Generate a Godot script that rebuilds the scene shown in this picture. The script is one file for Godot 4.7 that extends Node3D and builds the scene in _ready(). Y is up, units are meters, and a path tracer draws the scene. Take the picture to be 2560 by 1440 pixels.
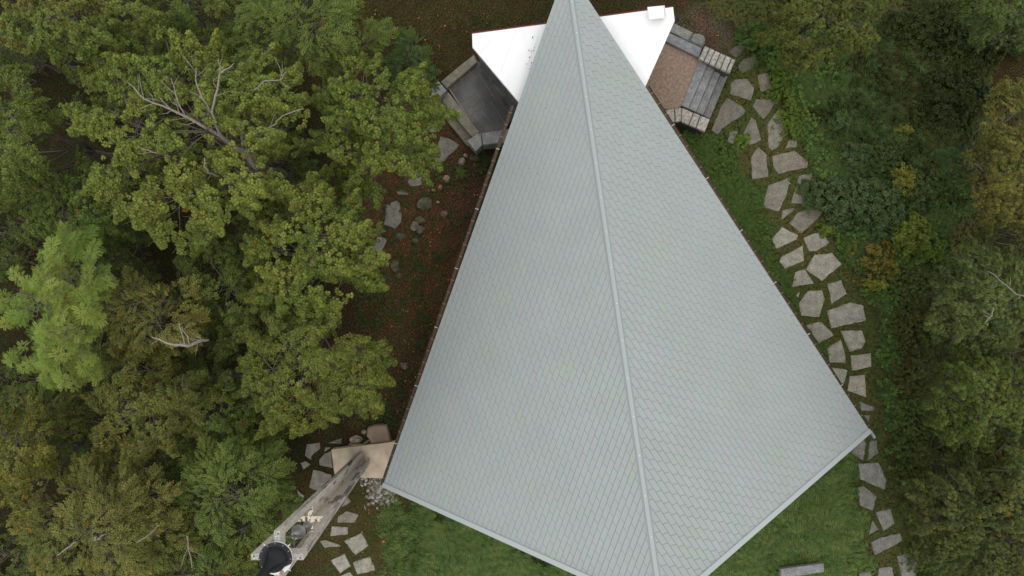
extends Node3D
# A chapel with a kite-shaped slate roof, seen from straight above among trees.

const EYE := 25.0          # camera height over the ground, metres
const FOCAL := 1730.0      # in pixels of the 2560 px wide photograph

var rng := RandomNumberGenerator.new()
var used := {}
var noise_a := FastNoiseLite.new()
var noise_b := FastNoiseLite.new()
var noise_c := FastNoiseLite.new()
var M := {}

# ---------------------------------------------------------------- helpers
class Shape:
	# collects flat or smooth triangles, given counter-clockwise as seen from outside
	var v := PackedVector3Array()
	var n := PackedVector3Array()
	var c := PackedColorArray()
	var col := Color(1, 1, 1)
	func tri(a: Vector3, b: Vector3, d: Vector3) -> void:
		var m := (b - a).cross(d - a)
		if m.length_squared() < 1e-16:
			return
		m = m.normalized()
		v.append_array([a, d, b])
		n.append_array([m, m, m])
		c.append_array([col, col, col])
	func quad(a: Vector3, b: Vector3, d: Vector3, e: Vector3) -> void:
		tri(a, b, d)
		tri(a, d, e)
	func smooth(a: Vector3, b: Vector3, d: Vector3, na: Vector3, nb: Vector3, nd: Vector3) -> void:
		v.append_array([a, d, b])
		n.append_array([na, nd, nb])
		c.append_array([col, col, col])
	func mesh() -> ArrayMesh:
		var arr := []
		arr.resize(Mesh.ARRAY_MAX)
		arr[Mesh.ARRAY_VERTEX] = v
		arr[Mesh.ARRAY_NORMAL] = n
		arr[Mesh.ARRAY_COLOR] = c
		var am := ArrayMesh.new()
		am.add_surface_from_arrays(Mesh.PRIMITIVE_TRIANGLES, arr)
		return am
	func box(lo: Vector3, hi: Vector3) -> void:
		var p := []
		for k in 8:
			p.append(Vector3(hi.x if k & 1 else lo.x, hi.y if k & 2 else lo.y, hi.z if k & 4 else lo.z))
		hexa(p)
	func hexa(p: Array) -> void:
		# corners numbered by bits x=1, y=2, z=4
		quad(p[0], p[2], p[3], p[1])
		quad(p[4], p[5], p[7], p[6])
		quad(p[0], p[4], p[6], p[2])
		quad(p[1], p[3], p[7], p[5])
		quad(p[0], p[1], p[5], p[4])
		quad(p[2], p[6], p[7], p[3])
	func tube(pts: PackedVector3Array, radii: PackedFloat32Array, sides := 6, caps := true) -> void:
		var rings := []
		var norms := []
		var side := Vector3.ZERO
		for i in pts.size():
			var d := (pts[mini(i + 1, pts.size() - 1)] - pts[maxi(i - 1, 0)]).normalized()
			if i == 0:
				side = d.cross(Vector3.UP if absf(d.y) < 0.9 else Vector3.RIGHT).normalized()
			side = (side - d * side.dot(d)).normalized()
			var up := d.cross(side)
			var ring := []
			var nn := []
			for k in sides:
				var t := TAU * k / sides
				var m := side * cos(t) + up * sin(t)
				ring.append(pts[i] + m * radii[i])
				nn.append(m)
			rings.append(ring)
			norms.append(nn)
		for i in pts.size() - 1:
			for k in sides:
				var l := (k + 1) % sides
				smooth(rings[i][k], rings[i][l], rings[i + 1][l], norms[i][k], norms[i][l], norms[i + 1][l])
				smooth(rings[i][k], rings[i + 1][l], rings[i + 1][k], norms[i][k], norms[i + 1][l], norms[i + 1][k])
		if caps:
			for k in sides:
				var l := (k + 1) % sides
				tri(pts[0], rings[0][l], rings[0][k])
				tri(pts[-1], rings[-1][k], rings[-1][l])
	func lathe(at: Vector3, prof: Array, sides := 24) -> void:
		# profile of Vector2(radius, height) from bottom to top
		for i in prof.size() - 1:
			var d: Vector2 = prof[i + 1] - prof[i]
			for k in sides:
				var t0 := TAU * k / sides
				var t1 := TAU * (k + 1) / sides
				var e0 := Vector3(cos(t0), 0, sin(t0))
				var e1 := Vector3(cos(t1), 0, sin(t1))
				var m0 := (e0 * d.y - Vector3.UP * d.x).normalized()
				var m1 := (e1 * d.y - Vector3.UP * d.x).normalized()
				var a : Vector3 = at + e0 * prof[i].x + Vector3.UP * prof[i].y
				var b : Vector3 = at + e1 * prof[i].x + Vector3.UP * prof[i].y
				var f : Vector3 = at + e1 * prof[i + 1].x + Vector3.UP * prof[i + 1].y
				var g : Vector3 = at + e0 * prof[i + 1].x + Vector3.UP * prof[i + 1].y
				if prof[i].x > 1e-5:
					smooth(a, f, b, m0, m1, m1)
				if prof[i + 1].x > 1e-5:
					smooth(a, g, f, m0, m0, m1)
	func slab(poly: PackedVector2Array, y0: float, y1: float, bevel := 0.0) -> void:
		# an upright prism over an outline in x and z, its top edge chamfered
		var p := poly.duplicate()
		if not Geometry2D.is_polygon_clockwise(p):
			p.reverse()
		var top := p
		if bevel > 0.0:
			var off := Geometry2D.offset_polygon(p, -bevel)
			if off.size() == 1 and off[0].size() >= 3:
				top = off[0]
				if not Geometry2D.is_polygon_clockwise(top):
					top.reverse()
		var idx := Geometry2D.triangulate_polygon(top)
		for i in range(0, idx.size(), 3):
			up_tri(v3(top[idx[i]], y1), v3(top[idx[i + 1]], y1), v3(top[idx[i + 2]], y1), Vector3.UP)
		var mid := Vector2.ZERO
		for q in p:
			mid += q / p.size()
		for i in p.size():
			var a := p[i]
			var b := p[(i + 1) % p.size()]
			var out := Vector3(b.y - a.y, 0, a.x - b.x)
			if Geometry2D.is_point_in_polygon((a + b) / 2 + Vector2(out.x, out.z).normalized() * 0.002, p):
				out = -out
			up_tri(v3(a, y0), v3(b, y0), v3(b, y1 - bevel), out)
			up_tri(v3(a, y0), v3(b, y1 - bevel), v3(a, y1 - bevel), out)
			if top != p:
				var ta := near(top, a)
				var tb := near(top, b)
				up_tri(v3(a, y1 - bevel), v3(b, y1 - bevel), v3(tb, y1), out + Vector3.UP * 0.3)
				up_tri(v3(a, y1 - bevel), v3(tb, y1), v3(ta, y1), out + Vector3.UP * 0.3)
	func near(pts: PackedVector2Array, a: Vector2) -> Vector2:
		var best := pts[0]
		for q in pts:
			if q.distance_squared_to(a) < best.distance_squared_to(a):
				best = q
		return best
	func v3(p: Vector2, y: float) -> Vector3:
		return Vector3(p.x, y, p.y)
	func up_tri(a: Vector3, b: Vector3, d: Vector3, towards: Vector3) -> void:
		if (b - a).cross(d - a).dot(towards) < 0:
			tri(a, d, b)
		else:
			tri(a, b, d)


func at(u: float, v: float, h: float) -> Vector3:
	# the place at height h that the photograph shows at pixel u, v
	return Vector3((u - 1280.0) / FOCAL * (EYE - h), h, (v - 720.0) / FOCAL * (EYE - h))


func outline(px: Array, h: float) -> PackedVector2Array:
	var out := PackedVector2Array()
	for i in range(0, px.size(), 2):
		var p := at(px[i], px[i + 1], h)
		out.append(Vector2(p.x, p.z))
	return out


func numbered(called: String, parent: Node) -> String:
	var key := "%d/%s" % [parent.get_instance_id(), called]
	used[key] = used.get(key, -1) + 1
	return called if used[key] == 0 else "%s_%03d" % [called, used[key]]


func thing(called: String, label: String, category: String, where := Vector3.ZERO, group := "") -> Node3D:
	var o := Node3D.new()
	o.name = numbered(called, self)
	o.position = where
	add_child(o)
	tag(o, label, category, group)
	return o


func tag(o: Node, label: String, category: String, group := "") -> void:
	o.set_meta("label", label)
	o.set_meta("category", category)
	if group:
		o.set_meta("group", group)


func put(called: String, mesh: Mesh, mat: Material, parent: Node3D = self, where := Vector3.ZERO) -> MeshInstance3D:
	var o := MeshInstance3D.new()
	o.name = numbered(called, parent)
	o.mesh = mesh
	o.material_override = mat
	parent.add_child(o)
	o.position = where
	return o


func many(called: String, mesh: Mesh, mat: Material, places: Array, tints: PackedColorArray, parent: Node3D = self) -> MultiMeshInstance3D:
	var mm := MultiMesh.new()
	mm.transform_format = MultiMesh.TRANSFORM_3D
	mm.use_colors = true
	mm.mesh = mesh
	mm.instance_count = places.size()
	for i in places.size():
		mm.set_instance_transform(i, places[i])
		mm.set_instance_color(i, tints[i])
	var o := MultiMeshInstance3D.new()
	o.name = numbered(called, parent)
	o.multimesh = mm
	o.material_override = mat
	parent.add_child(o)
	return o


func lin(r: float, g: float, b: float) -> Color:
	return Color(r, g, b).linear_to_srgb()


func mat(c: Color, rough := 0.85, spec := 0.4) -> StandardMaterial3D:
	var m := StandardMaterial3D.new()
	m.albedo_color = c.linear_to_srgb()
	m.roughness = rough
	m.metallic_specular = spec
	return m


func tinted(rough := 0.85, spec := 0.4) -> StandardMaterial3D:
	var m := mat(Color(1, 1, 1), rough, spec)
	m.vertex_color_use_as_albedo = true
	return m


func textured(m: StandardMaterial3D, t: Texture2D, metres: float) -> StandardMaterial3D:
	m.albedo_texture = t
	m.uv1_triplanar = true
	m.uv1_world_triplanar = true
	m.uv1_scale = Vector3.ONE / metres
	return m


func mottled(size: int, freq: float, dark: float, light: float, octaves := 4, seed_ := 1) -> NoiseTexture2D:
	var f := FastNoiseLite.new()
	f.seed = seed_
	f.frequency = freq
	f.fractal_octaves = octaves
	var t := NoiseTexture2D.new()
	t.width = size
	t.height = size
	t.seamless = true
	t.noise = f
	var g := Gradient.new()
	g.colors = PackedColorArray([Color(dark, dark, dark), Color(light, light, light)])
	g.offsets = PackedFloat32Array([0.15, 0.85])
	t.color_ramp = g
	return t


func speckled(size: int, dots: int, base: float, seed_: int) -> ImageTexture:
	# granite: grey grain with white and black flecks
	var r := RandomNumberGenerator.new()
	r.seed = seed_
	var im := Image.create(size, size, false, Image.FORMAT_RGB8)
	var f := FastNoiseLite.new()
	f.seed = seed_
	f.frequency = 0.012
	for y in size:
		for x in size:
			var n := f.get_noise_2d(size / 2.0 - absf(x - size / 2.0), size / 2.0 - absf(y - size / 2.0))
			var g := base + r.randf_range(-0.09, 0.09) + 0.13 * n
			im.set_pixel(x, y, Color(g, g, g * 0.985))
	for i in dots:
		var g := r.randf()
		var c := Color(1, 1, 0.98) if g < 0.34 else Color(0.42, 0.42, 0.44) if g < 0.75 else Color(0.66, 0.62, 0.58)
		var w := r.randi_range(2, 5)
		im.fill_rect(Rect2i(r.randi_range(0, size - w), r.randi_range(0, size - w), w, r.randi_range(2, 4)), c)
	return ImageTexture.create_from_image(im)


func make_materials() -> void:
	var granite := speckled(768, 9000, 0.80, 5)
	M.granite = textured(tinted(0.9, 0.2), granite, 3.1)
	M.stone = textured(tinted(0.92, 0.3), mottled(512, 0.012, 0.62, 1.0, 5, 3), 1.6)
	M.gravel = textured(tinted(0.95, 0.15), mottled(512, 0.03, 0.82, 1.0, 6, 27), 2.3)
	M.white_stone = textured(tinted(0.9, 0.3), mottled(512, 0.014, 0.72, 1.0, 5, 8), 0.9)
	M.concrete = textured(tinted(0.93, 0.25), mottled(512, 0.008, 0.86, 1.0, 6, 12), 2.2)
	M.slate_tint = textured(tinted(0.55, 0.4), mottled(512, 0.008, 0.975, 1.0, 5, 21), 6.3)
	M.underlay = mat(Color(0.20, 0.225, 0.22), 0.9, 0.2)
	M.metal = mat(Color(0.38, 0.415, 0.41), 0.5, 0.5)
	M.membrane = textured(mat(Color(0.93, 0.935, 0.93), 0.6, 0.4), mottled(256, 0.01, 0.97, 1.0, 3, 4), 3.0)
	M.copper = textured(tinted(0.6, 0.5), mottled(256, 0.03, 0.55, 1.0, 4, 6), 0.6)
	M.black = mat(Color(0.022, 0.023, 0.025), 0.55, 0.4)
	M.bronze = mat(Color(0.36, 0.365, 0.35), 0.38, 0.5)
	M.bronze.metallic = 0.55
	M.steel = mat(Color(0.11, 0.10, 0.095), 0.6, 0.5)
	M.peeling = textured(mat(Color(0.86, 0.85, 0.82), 0.8, 0.3), peeling_paint(), 0.55)
	M.tower = textured(tinted(0.93, 0.2), mottled(256, 0.03, 0.82, 1.0, 4, 14), 0.7)
	M.worn = textured(mat(Color(0.62, 0.60, 0.55), 0.85, 0.2), mottled(256, 0.04, 0.65, 1.0, 4, 33), 0.5)
	M.wall = textured(mat(Color(0.42, 0.41, 0.39), 0.9, 0.3), mottled(256, 0.02, 0.75, 1.0, 4, 9), 1.5)
	M.ground = textured(tinted(0.97, 0.1), mottled(1024, 0.045, 0.5, 1.0, 6, 17), 3.7)
	M.bark = textured(tinted(0.9, 0.2), mottled(256, 0.03, 0.6, 1.0, 4, 19), 0.35)
	M.leaf = tinted(0.62, 0.16)
	M.leaf.backlight = Color(0.34, 0.34, 0.34)
	M.grass = tinted(0.7, 0.15)
	M.grass.backlight = Color(0.2, 0.2, 0.2)
	M.litter = tinted(0.8, 0.2)
	M.tile = textured(tinted(0.42, 0.45), mottled(512, 0.006, 0.68, 1.0, 4, 31), 4.0)
	M.plain = tinted(0.8, 0.3)


func peeling_paint() -> ImageTexture:
	var f := FastNoiseLite.new()
	f.seed = 44
	f.frequency = 0.035
	f.fractal_octaves = 4
	var im := Image.create(128, 128, false, Image.FORMAT_RGB8)
	for y in 128:
		for x in 128:
			var t := f.get_noise_2d(x, y)
			im.set_pixel(x, y, Color(0.90, 0.88, 0.83) if t < 0.16 else Color(0.66, 0.50, 0.34) if t < 0.28 else Color(0.42, 0.33, 0.26))
	return ImageTexture.create_from_image(im)


func _ready() -> void:
	rng.seed = 7
	noise_a.seed = 3
	noise_a.frequency = 0.35
	noise_b.seed = 9
	noise_b.frequency = 1.6
	noise_c.seed = 15
	noise_c.frequency = 0.12

	var cam := Camera3D.new()
	cam.name = "camera"
	cam.position = Vector3(0, EYE, 0)
	cam.rotation_degrees = Vector3(-90, 0, 0)
	cam.fov = rad_to_deg(2.0 * atan(720.0 / FOCAL))
	cam.near = 0.1
	cam.far = 600.0
	add_child(cam)
	cam.current = true

	var env := Environment.new()
	env.background_mode = Environment.BG_SKY
	var sm := ProceduralSkyMaterial.new()
	sm.sky_top_color = Color(0.985, 0.99, 1.0)
	sm.sky_horizon_color = Color(0.80, 0.815, 0.83)
	sm.sky_curve = 0.25
	sm.ground_bottom_color = Color(0.25, 0.26, 0.22)
	sm.ground_horizon_color = Color(0.55, 0.57, 0.56)
	sm.sun_angle_max = 0.0
	sm.sky_energy_multiplier = 1.0
	var sky := Sky.new()
	sky.sky_material = sm
	env.sky = sky
	env.background_energy_multiplier = 1.45
	env.tonemap_mode = Environment.TONE_MAPPER_LINEAR
	env.tonemap_exposure = 1.0
	env.sdfgi_enabled = true
	env.ssao_enabled = true
	env.ssil_enabled = true
	var we := WorldEnvironment.new()
	we.name = "world_environment"
	we.environment = env
	add_child(we)

	var sun := DirectionalLight3D.new()
	sun.name = "sun"
	sun.light_energy = 0.18
	sun.light_color = Color(1.0, 0.965, 0.91)
	sun.light_angular_distance = 25.0
	sun.shadow_enabled = true
	sun.rotation_degrees = Vector3(-62, 35, 0)
	add_child(sun)

	make_materials()
	build_ground()
	build_chapel()
	build_porch()
	build_terrace()
	build_tower()
	build_paths()
	build_rocks()
	build_trees()
	build_shrubs()
	build_cover()

# ---------------------------------------------------------------- ground
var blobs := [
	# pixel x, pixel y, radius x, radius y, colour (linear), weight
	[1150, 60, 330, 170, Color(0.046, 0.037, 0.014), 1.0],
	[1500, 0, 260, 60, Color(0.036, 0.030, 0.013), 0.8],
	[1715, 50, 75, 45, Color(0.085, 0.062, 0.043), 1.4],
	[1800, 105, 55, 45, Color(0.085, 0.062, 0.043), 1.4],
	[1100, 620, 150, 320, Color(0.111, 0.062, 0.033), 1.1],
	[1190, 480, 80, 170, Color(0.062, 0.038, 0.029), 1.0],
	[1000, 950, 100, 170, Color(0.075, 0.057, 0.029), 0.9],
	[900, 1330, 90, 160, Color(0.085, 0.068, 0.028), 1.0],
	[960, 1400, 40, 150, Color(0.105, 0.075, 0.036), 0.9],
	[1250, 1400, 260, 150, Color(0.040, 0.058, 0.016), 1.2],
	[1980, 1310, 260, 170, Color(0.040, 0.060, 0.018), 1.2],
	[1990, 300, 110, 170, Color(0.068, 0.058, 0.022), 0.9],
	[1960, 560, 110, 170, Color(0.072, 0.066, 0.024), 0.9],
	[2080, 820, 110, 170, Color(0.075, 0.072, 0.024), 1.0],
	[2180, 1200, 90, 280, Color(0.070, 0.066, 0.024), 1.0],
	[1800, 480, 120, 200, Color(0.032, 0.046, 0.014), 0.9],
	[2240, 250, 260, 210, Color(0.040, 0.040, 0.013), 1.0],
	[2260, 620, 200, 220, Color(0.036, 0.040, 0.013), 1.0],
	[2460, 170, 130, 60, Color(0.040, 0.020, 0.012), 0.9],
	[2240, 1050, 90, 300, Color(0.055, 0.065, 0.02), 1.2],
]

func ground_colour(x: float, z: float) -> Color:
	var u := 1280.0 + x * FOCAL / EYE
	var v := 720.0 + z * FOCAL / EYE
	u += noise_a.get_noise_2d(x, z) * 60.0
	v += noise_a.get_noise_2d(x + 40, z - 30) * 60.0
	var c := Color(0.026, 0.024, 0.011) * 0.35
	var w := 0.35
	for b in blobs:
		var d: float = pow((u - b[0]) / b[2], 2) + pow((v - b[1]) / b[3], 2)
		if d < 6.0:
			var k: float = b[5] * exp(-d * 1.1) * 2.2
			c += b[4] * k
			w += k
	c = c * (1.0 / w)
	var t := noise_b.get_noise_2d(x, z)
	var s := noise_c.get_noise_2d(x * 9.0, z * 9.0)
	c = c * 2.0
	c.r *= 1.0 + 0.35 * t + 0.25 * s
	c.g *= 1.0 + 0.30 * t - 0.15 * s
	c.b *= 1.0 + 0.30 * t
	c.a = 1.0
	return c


func build_ground() -> void:
	var xs := PackedFloat32Array([-260, -120, -60, -36])
	var zs := PackedFloat32Array([-260, -120, -60, -28])
	var k := -22.0
	while k < 22.01:
		xs.append(k)
		k += 0.11
	k = -13.5
	while k < 13.51:
		zs.append(k)
		k += 0.11
	xs.append_array([36, 60, 120, 260])
	zs.append_array([28, 60, 120, 260])
	var v := PackedVector3Array()
	var n := PackedVector3Array()
	var c := PackedColorArray()
	for z in zs:
		for x in xs:
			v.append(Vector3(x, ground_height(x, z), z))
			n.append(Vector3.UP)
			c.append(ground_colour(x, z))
	var idx := PackedInt32Array()
	var w := xs.size()
	for j in zs.size() - 1:
		for i in w - 1:
			var a := j * w + i
			idx.append_array([a, a + 1, a + w + 1, a, a + w + 1, a + w])
	var arr := []
	arr.resize(Mesh.ARRAY_MAX)
	arr[Mesh.ARRAY_VERTEX] = v
	arr[Mesh.ARRAY_NORMAL] = n
	arr[Mesh.ARRAY_COLOR] = c
	arr[Mesh.ARRAY_INDEX] = idx
	var st := SurfaceTool.new()
	var am := ArrayMesh.new()
	am.add_surface_from_arrays(Mesh.PRIMITIVE_TRIANGLES, arr)
	st.create_from(am, 0)
	st.generate_normals()
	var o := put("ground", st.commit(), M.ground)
	o.set_meta("kind", "structure")
	o.set_meta("label", "dark mossy soil and lawn under the whole chapel garden")


func ground_height(x: float, z: float) -> float:
	return 0.012 * noise_b.get_noise_2d(x * 2.0, z * 2.0) - 0.012

# ---------------------------------------------------------------- chapel
var L3 := at(958, 1215, 2.6)
var R3 := at(2175, 1080, 2.6)
var A3 := at(1417, -81, 3.5)
var P3 := at(1656, 1532, 7.0)

func build_chapel() -> void:
	var ch := thing("chapel", "chapel with a kite-shaped pale grey slate roof and a flat white rear wing", "chapel")
	roof_slope(ch, L3, 0.163, 0.077, 0.193, 0.011, 0.006)
	roof_slope(ch, R3, 0.184, -0.079, -0.195, 0.014, 0.010)
	# ridge cap: a folded metal strip with screws
	var d := (P3 - A3).normalized()
	var s := Shape.new()
	var nl := (L3 - A3).cross(P3 - A3).normalized()
	var nr := (P3 - A3).cross(R3 - A3).normalized()
	if nl.y < 0: nl = -nl
	if nr.y < 0: nr = -nr
	var sl := nl.cross(d).normalized()
	if sl.x > 0: sl = -sl
	var sr := nr.cross(d).normalized()
	if sr.x < 0: sr = -sr
	for side in [[sl, nl], [sr, nr]]:
		var o0: Vector3 = side[0] * 0.042 + side[1] * 0.034
		var o1: Vector3 = side[0] * 0.044 + side[1] * 0.004
		var top := Vector3.UP * 0.046
		s.up_tri(A3 + top, P3 + top, P3 + o0, side[1])
		s.up_tri(A3 + top, P3 + o0, A3 + o0, side[1])
		s.up_tri(A3 + o0, P3 + o0, P3 + o1, side[0])
		s.up_tri(A3 + o0, P3 + o1, A3 + o1, side[0])
	s.up_tri(A3 + Vector3.UP * 0.046, A3 + sl * 0.05, A3 + sr * 0.05, -d)
	s.up_tri(P3 + Vector3.UP * 0.046, P3 + sl * 0.05, P3 + sr * 0.05, d)
	var cap := put("ridge_cap", s.mesh(), M.metal, ch)
	var ridge := (P3 - A3).length()
	var screw := Shape.new()
	screw.lathe(Vector3.ZERO, [Vector2(0.014, 0), Vector2(0.014, 0.006), Vector2(0.0, 0.009)], 8)
	var sm := screw.mesh()
	var bright := mat(Color(0.75, 0.77, 0.77), 0.35, 0.6)
	var t := 1.2
	while t < ridge - 0.5:
		put("screw", sm, bright, cap, A3 + d * t + Vector3.UP * 0.046)
		t += 1.05
	# wide folded flashing under the cap on both sides
	for side in [[sl, nl], [sr, nr]]:
		var f := Shape.new()
		var a: Vector3 = side[0] * 0.046 + side[1] * 0.020
		var b: Vector3 = side[0] * 0.105 + side[1] * 0.020
		var e: Vector3 = side[0] * 0.105 + side[1] * 0.002
		f.up_tri(A3 + a, P3 + a, P3 + b, side[1])
		f.up_tri(A3 + a, P3 + b, A3 + b, side[1])
		f.up_tri(A3 + b, P3 + b, P3 + e, side[0])
		f.up_tri(A3 + b, P3 + e, A3 + e, side[0])
		put("ridge_flashing", f.mesh(), M.slate_tint if false else mat(Color(0.27, 0.305, 0.297), 0.55, 0.4), ch)
	# rake flashing along the two front edges
	for k in [[L3, nl], [R3, nr]]:
		var q: Vector3 = k[0]
		var nn: Vector3 = k[1]
		var dd := (P3 - q).normalized()
		var inn := nn.cross(dd).normalized()
		if inn.dot(A3 - q) < 0: inn = -inn
		var f := Shape.new()
		var p := []
		for c in 8:
			var along := q - dd * 0.01 if not (c & 1) else P3
			p.append(along + nn * (0.045 if c & 2 else -0.22) + inn * (0.115 if c & 4 else -0.03))
		flip_hexa(f, p)
		put("rake_flashing", f.mesh(), M.metal, ch)
	gutter(ch, L3, at(1286, 263, 3.25), Vector3(-1, 0, -0.1))
	gutter(ch, R3, at(1617, 217, 3.25), Vector3(1, 0, -0.1))
	chapel_walls(ch)
	annex(ch)


func flip_hexa(f: Shape, p: Array) -> void:
	# a box of eight corners whatever its handedness
	var mid := Vector3.ZERO
	for q in p:
		mid += q / 8.0
	for q in [[0, 2, 3, 1], [4, 5, 7, 6], [0, 4, 6, 2], [1, 3, 7, 5], [0, 1, 5, 4], [2, 6, 7, 3]]:
		var out: Vector3 = (p[q[0]] + p[q[1]] + p[q[2]] + p[q[3]]) / 4.0 - mid
		f.up_tri(p[q[0]], p[q[1]], p[q[2]], out)
		f.up_tri(p[q[0]], p[q[2]], p[q[3]], out)


func roof_slope(ch: Node3D, corner: Vector3, course: float, lean: float, shift: float, gap_c: float, gap_j: float) -> void:
	var e := (corner - A3).normalized()
	var n := (corner - A3).cross(P3 - A3).normalized()
	if n.y < 0: n = -n
	var s := n.cross(e).normalized()
	if s.dot(P3 - A3) < 0: s = -s
	var length := (corner - A3).length()
	var pe := (P3 - A3).dot(e)
	var ps := (P3 - A3).dot(s)
	var body := Shape.new()
	var tri3 := [A3, corner, P3]
	body.up_tri(A3, corner, P3, n)
	body.up_tri(A3 - n * 0.16, corner - n * 0.16, P3 - n * 0.16, -n)
	for k in 3:
		var a: Vector3 = tri3[k]
		var b: Vector3 = tri3[(k + 1) % 3]
		var out: Vector3 = (a + b) / 2 - (A3 + corner + P3) / 3
		body.up_tri(a, b, b - n * 0.16, out)
		body.up_tri(a, b - n * 0.16, a - n * 0.16, out)
	var slope := put("roof_slope", body.mesh(), M.underlay, ch)
	var whole := PackedVector2Array([Vector2(0, 0), Vector2(length, 0), Vector2(pe, ps)])
	var width := 0.385
	var tone := FastNoiseLite.new()
	tone.seed = 61
	tone.frequency = 0.45
	var full := []
	var rest := Shape.new()
	var proto := PackedVector2Array([Vector2(gap_j / 2, -0.006), Vector2(width - gap_j / 2, -0.006), Vector2(width - gap_j / 2 + lean, course - gap_c - 0.006), Vector2(gap_j / 2 + lean, course - gap_c - 0.006)])
	var area := width * course
	var rows := int(ceil(ps / course))
	for r in rows:
		var x0 := fposmod(shift * r, width) - width * 2.0
		var s0 := r * course
		while x0 < length:
			var poly := PackedVector2Array()
			for q in proto:
				poly.append(q + Vector2(x0, s0))
			x0 += width
			var mid := (poly[0] + poly[2]) / 2
			var col := Color(0.335, 0.371, 0.361)
			var k := rng.randf_range(-1, 1)
			var patch := tone.get_noise_2d(mid.x, mid.y + (40 if lean > 0 else 0))
			col = col * (1.0 + 0.012 * k + 0.02 * patch)
			if patch > 0.25 and rng.randf() < 0.55:
				col.r *= 1.025
				col.g *= 0.975
			elif patch < -0.32 and rng.randf() < 0.4:
				col.g *= 1.02
				col.b *= 0.95
			col.a = 1
			var inside := 0
			for q in poly:
				if Geometry2D.is_point_in_polygon(q + Vector2(0, 0.007), whole):
					inside += 1
			if inside == 4:
				full.append([mid, col])
				continue
			for piece in Geometry2D.intersect_polygons(poly, whole):
				if piece.size() >= 3:
					rest.col = col
					slate(rest, piece, s0, course, A3, e, s, n)
	var cut := []
	for f in full:
		var p: Vector3 = A3 + e * f[0].x + s * f[0].y
		var u := 1280 + p.x * FOCAL / (EYE - p.y)
		var v := 720 + p.z * FOCAL / (EYE - p.y)
		f.append(EYE - p.y + (100.0 if u < 20 or u > 2540 or v < 20 or v > 1415 else 0.0))
		f.append(p)
	full.sort_custom(func(a, b): return a[2] < b[2])
	var one := Shape.new()
	var pc := PackedVector2Array()
	var c0 := (proto[0] + proto[2]) / 2
	for q in proto:
		pc.append(q - c0)
	slate(one, pc, -c0.y, course, Vector3.ZERO, e, s, n)
	var one_mesh := one.mesh()
	var shades := []
	for i in full.size():
		if i < 150:
			var m: StandardMaterial3D = null
			for sh in shades:
				if absf(sh[0].r - full[i][1].r) + absf(sh[0].g - full[i][1].g) + absf(sh[0].b - full[i][1].b) < 0.012:
					m = sh[1]
			if m == null:
				m = M.slate_tint.duplicate()
				m.vertex_color_use_as_albedo = false
				m.albedo_color = full[i][1].linear_to_srgb()
				shades.append([full[i][1], m])
			put("slate", one_mesh, m, slope, full[i][3])
		else:
			rest.col = full[i][1]
			var poly := PackedVector2Array()
			for q in pc:
				poly.append(q + full[i][0])
			slate(rest, poly, full[i][0].y - c0.y, course, A3, e, s, n)
	var o := put("slate_field", rest.mesh(), M.slate_tint, slope)
	o.set_meta("kind", "stuff")


func slate(sh: Shape, poly: PackedVector2Array, s0: float, course: float, org: Vector3, e: Vector3, s: Vector3, n: Vector3) -> void:
	# one slate: its lower edge rides on the course below
	var top := PackedVector3Array()
	var low := PackedVector3Array()
	var mid := Vector3.ZERO
	for q in poly:
		var lift := lerpf(0.020, 0.008, clampf((q.y - s0) / course, 0, 1))
		top.append(org + e * q.x + s * q.y + n * lift)
		low.append(org + e * q.x + s * q.y + n * 0.001)
		mid += top[-1] / poly.size()
	for i in range(1, poly.size() - 1):
		sh.up_tri(top[0], top[i], top[i + 1], n)
	for i in poly.size():
		var j := (i + 1) % poly.size()
		var out := (top[i] + top[j]) / 2 - mid
		sh.up_tri(top[i], top[j], low[j], out)
		sh.up_tri(top[i], low[j], low[i], out)


func gutter(ch: Node3D, corner: Vector3, high: Vector3, out: Vector3) -> void:
	# half-round copper gutter hung below the eave, running past the front corner
	var d := (corner - high).normalized()
	out = (out - d * out.dot(d)).normalized()
	if out.y != 0.0:
		out = Vector3(out.x, 0, out.z).normalized()
	var up := Vector3.UP
	var a := high + out * 0.055 - up * 0.06
	var b := corner + out * 0.055 - up * 0.06 + d * 0.02
	var root := Node3D.new()
	root.name = numbered("gutter", ch)
	ch.add_child(root)
	var s := Shape.new()
	s.col = Color(0.135, 0.088, 0.048)
	half_pipe(s, a, b, out, 0.055)
	put("trough", s.mesh(), M.copper, root)
	var sp := Shape.new()
	sp.col = Color(0.30, 0.30, 0.29)
	half_pipe(sp, b + d * 0.005 - up * 0.005, b + d * 0.30 - up * 0.03, out, 0.042)
	put("spout", sp.mesh(), M.plain, root)
	var len_ := (b - a).length()
	var strap := Shape.new()
	strap.col = Color(0.28, 0.17, 0.10)
	strap_shape(strap, d, out)
	var strap_mesh := strap.mesh()
	var pale := Shape.new()
	pale.col = Color(0.55, 0.52, 0.46)
	strap_shape(pale, d, out)
	var pale_mesh := pale.mesh()
	var t := 0.25
	var i := 0
	while t < len_:
		put("bracket", pale_mesh if i % 5 == 3 else strap_mesh, M.plain, root, a + d * t)
		t += 0.40
		i += 1


func strap_shape(s: Shape, d: Vector3, out: Vector3) -> void:
	var p := []
	for c in 8:
		p.append(d * (0.011 if c & 1 else -0.011) + Vector3.UP * (0.014 if c & 2 else 0.004) + out * (0.058 if c & 4 else -0.06))
	flip_hexa(s, p)


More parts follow.
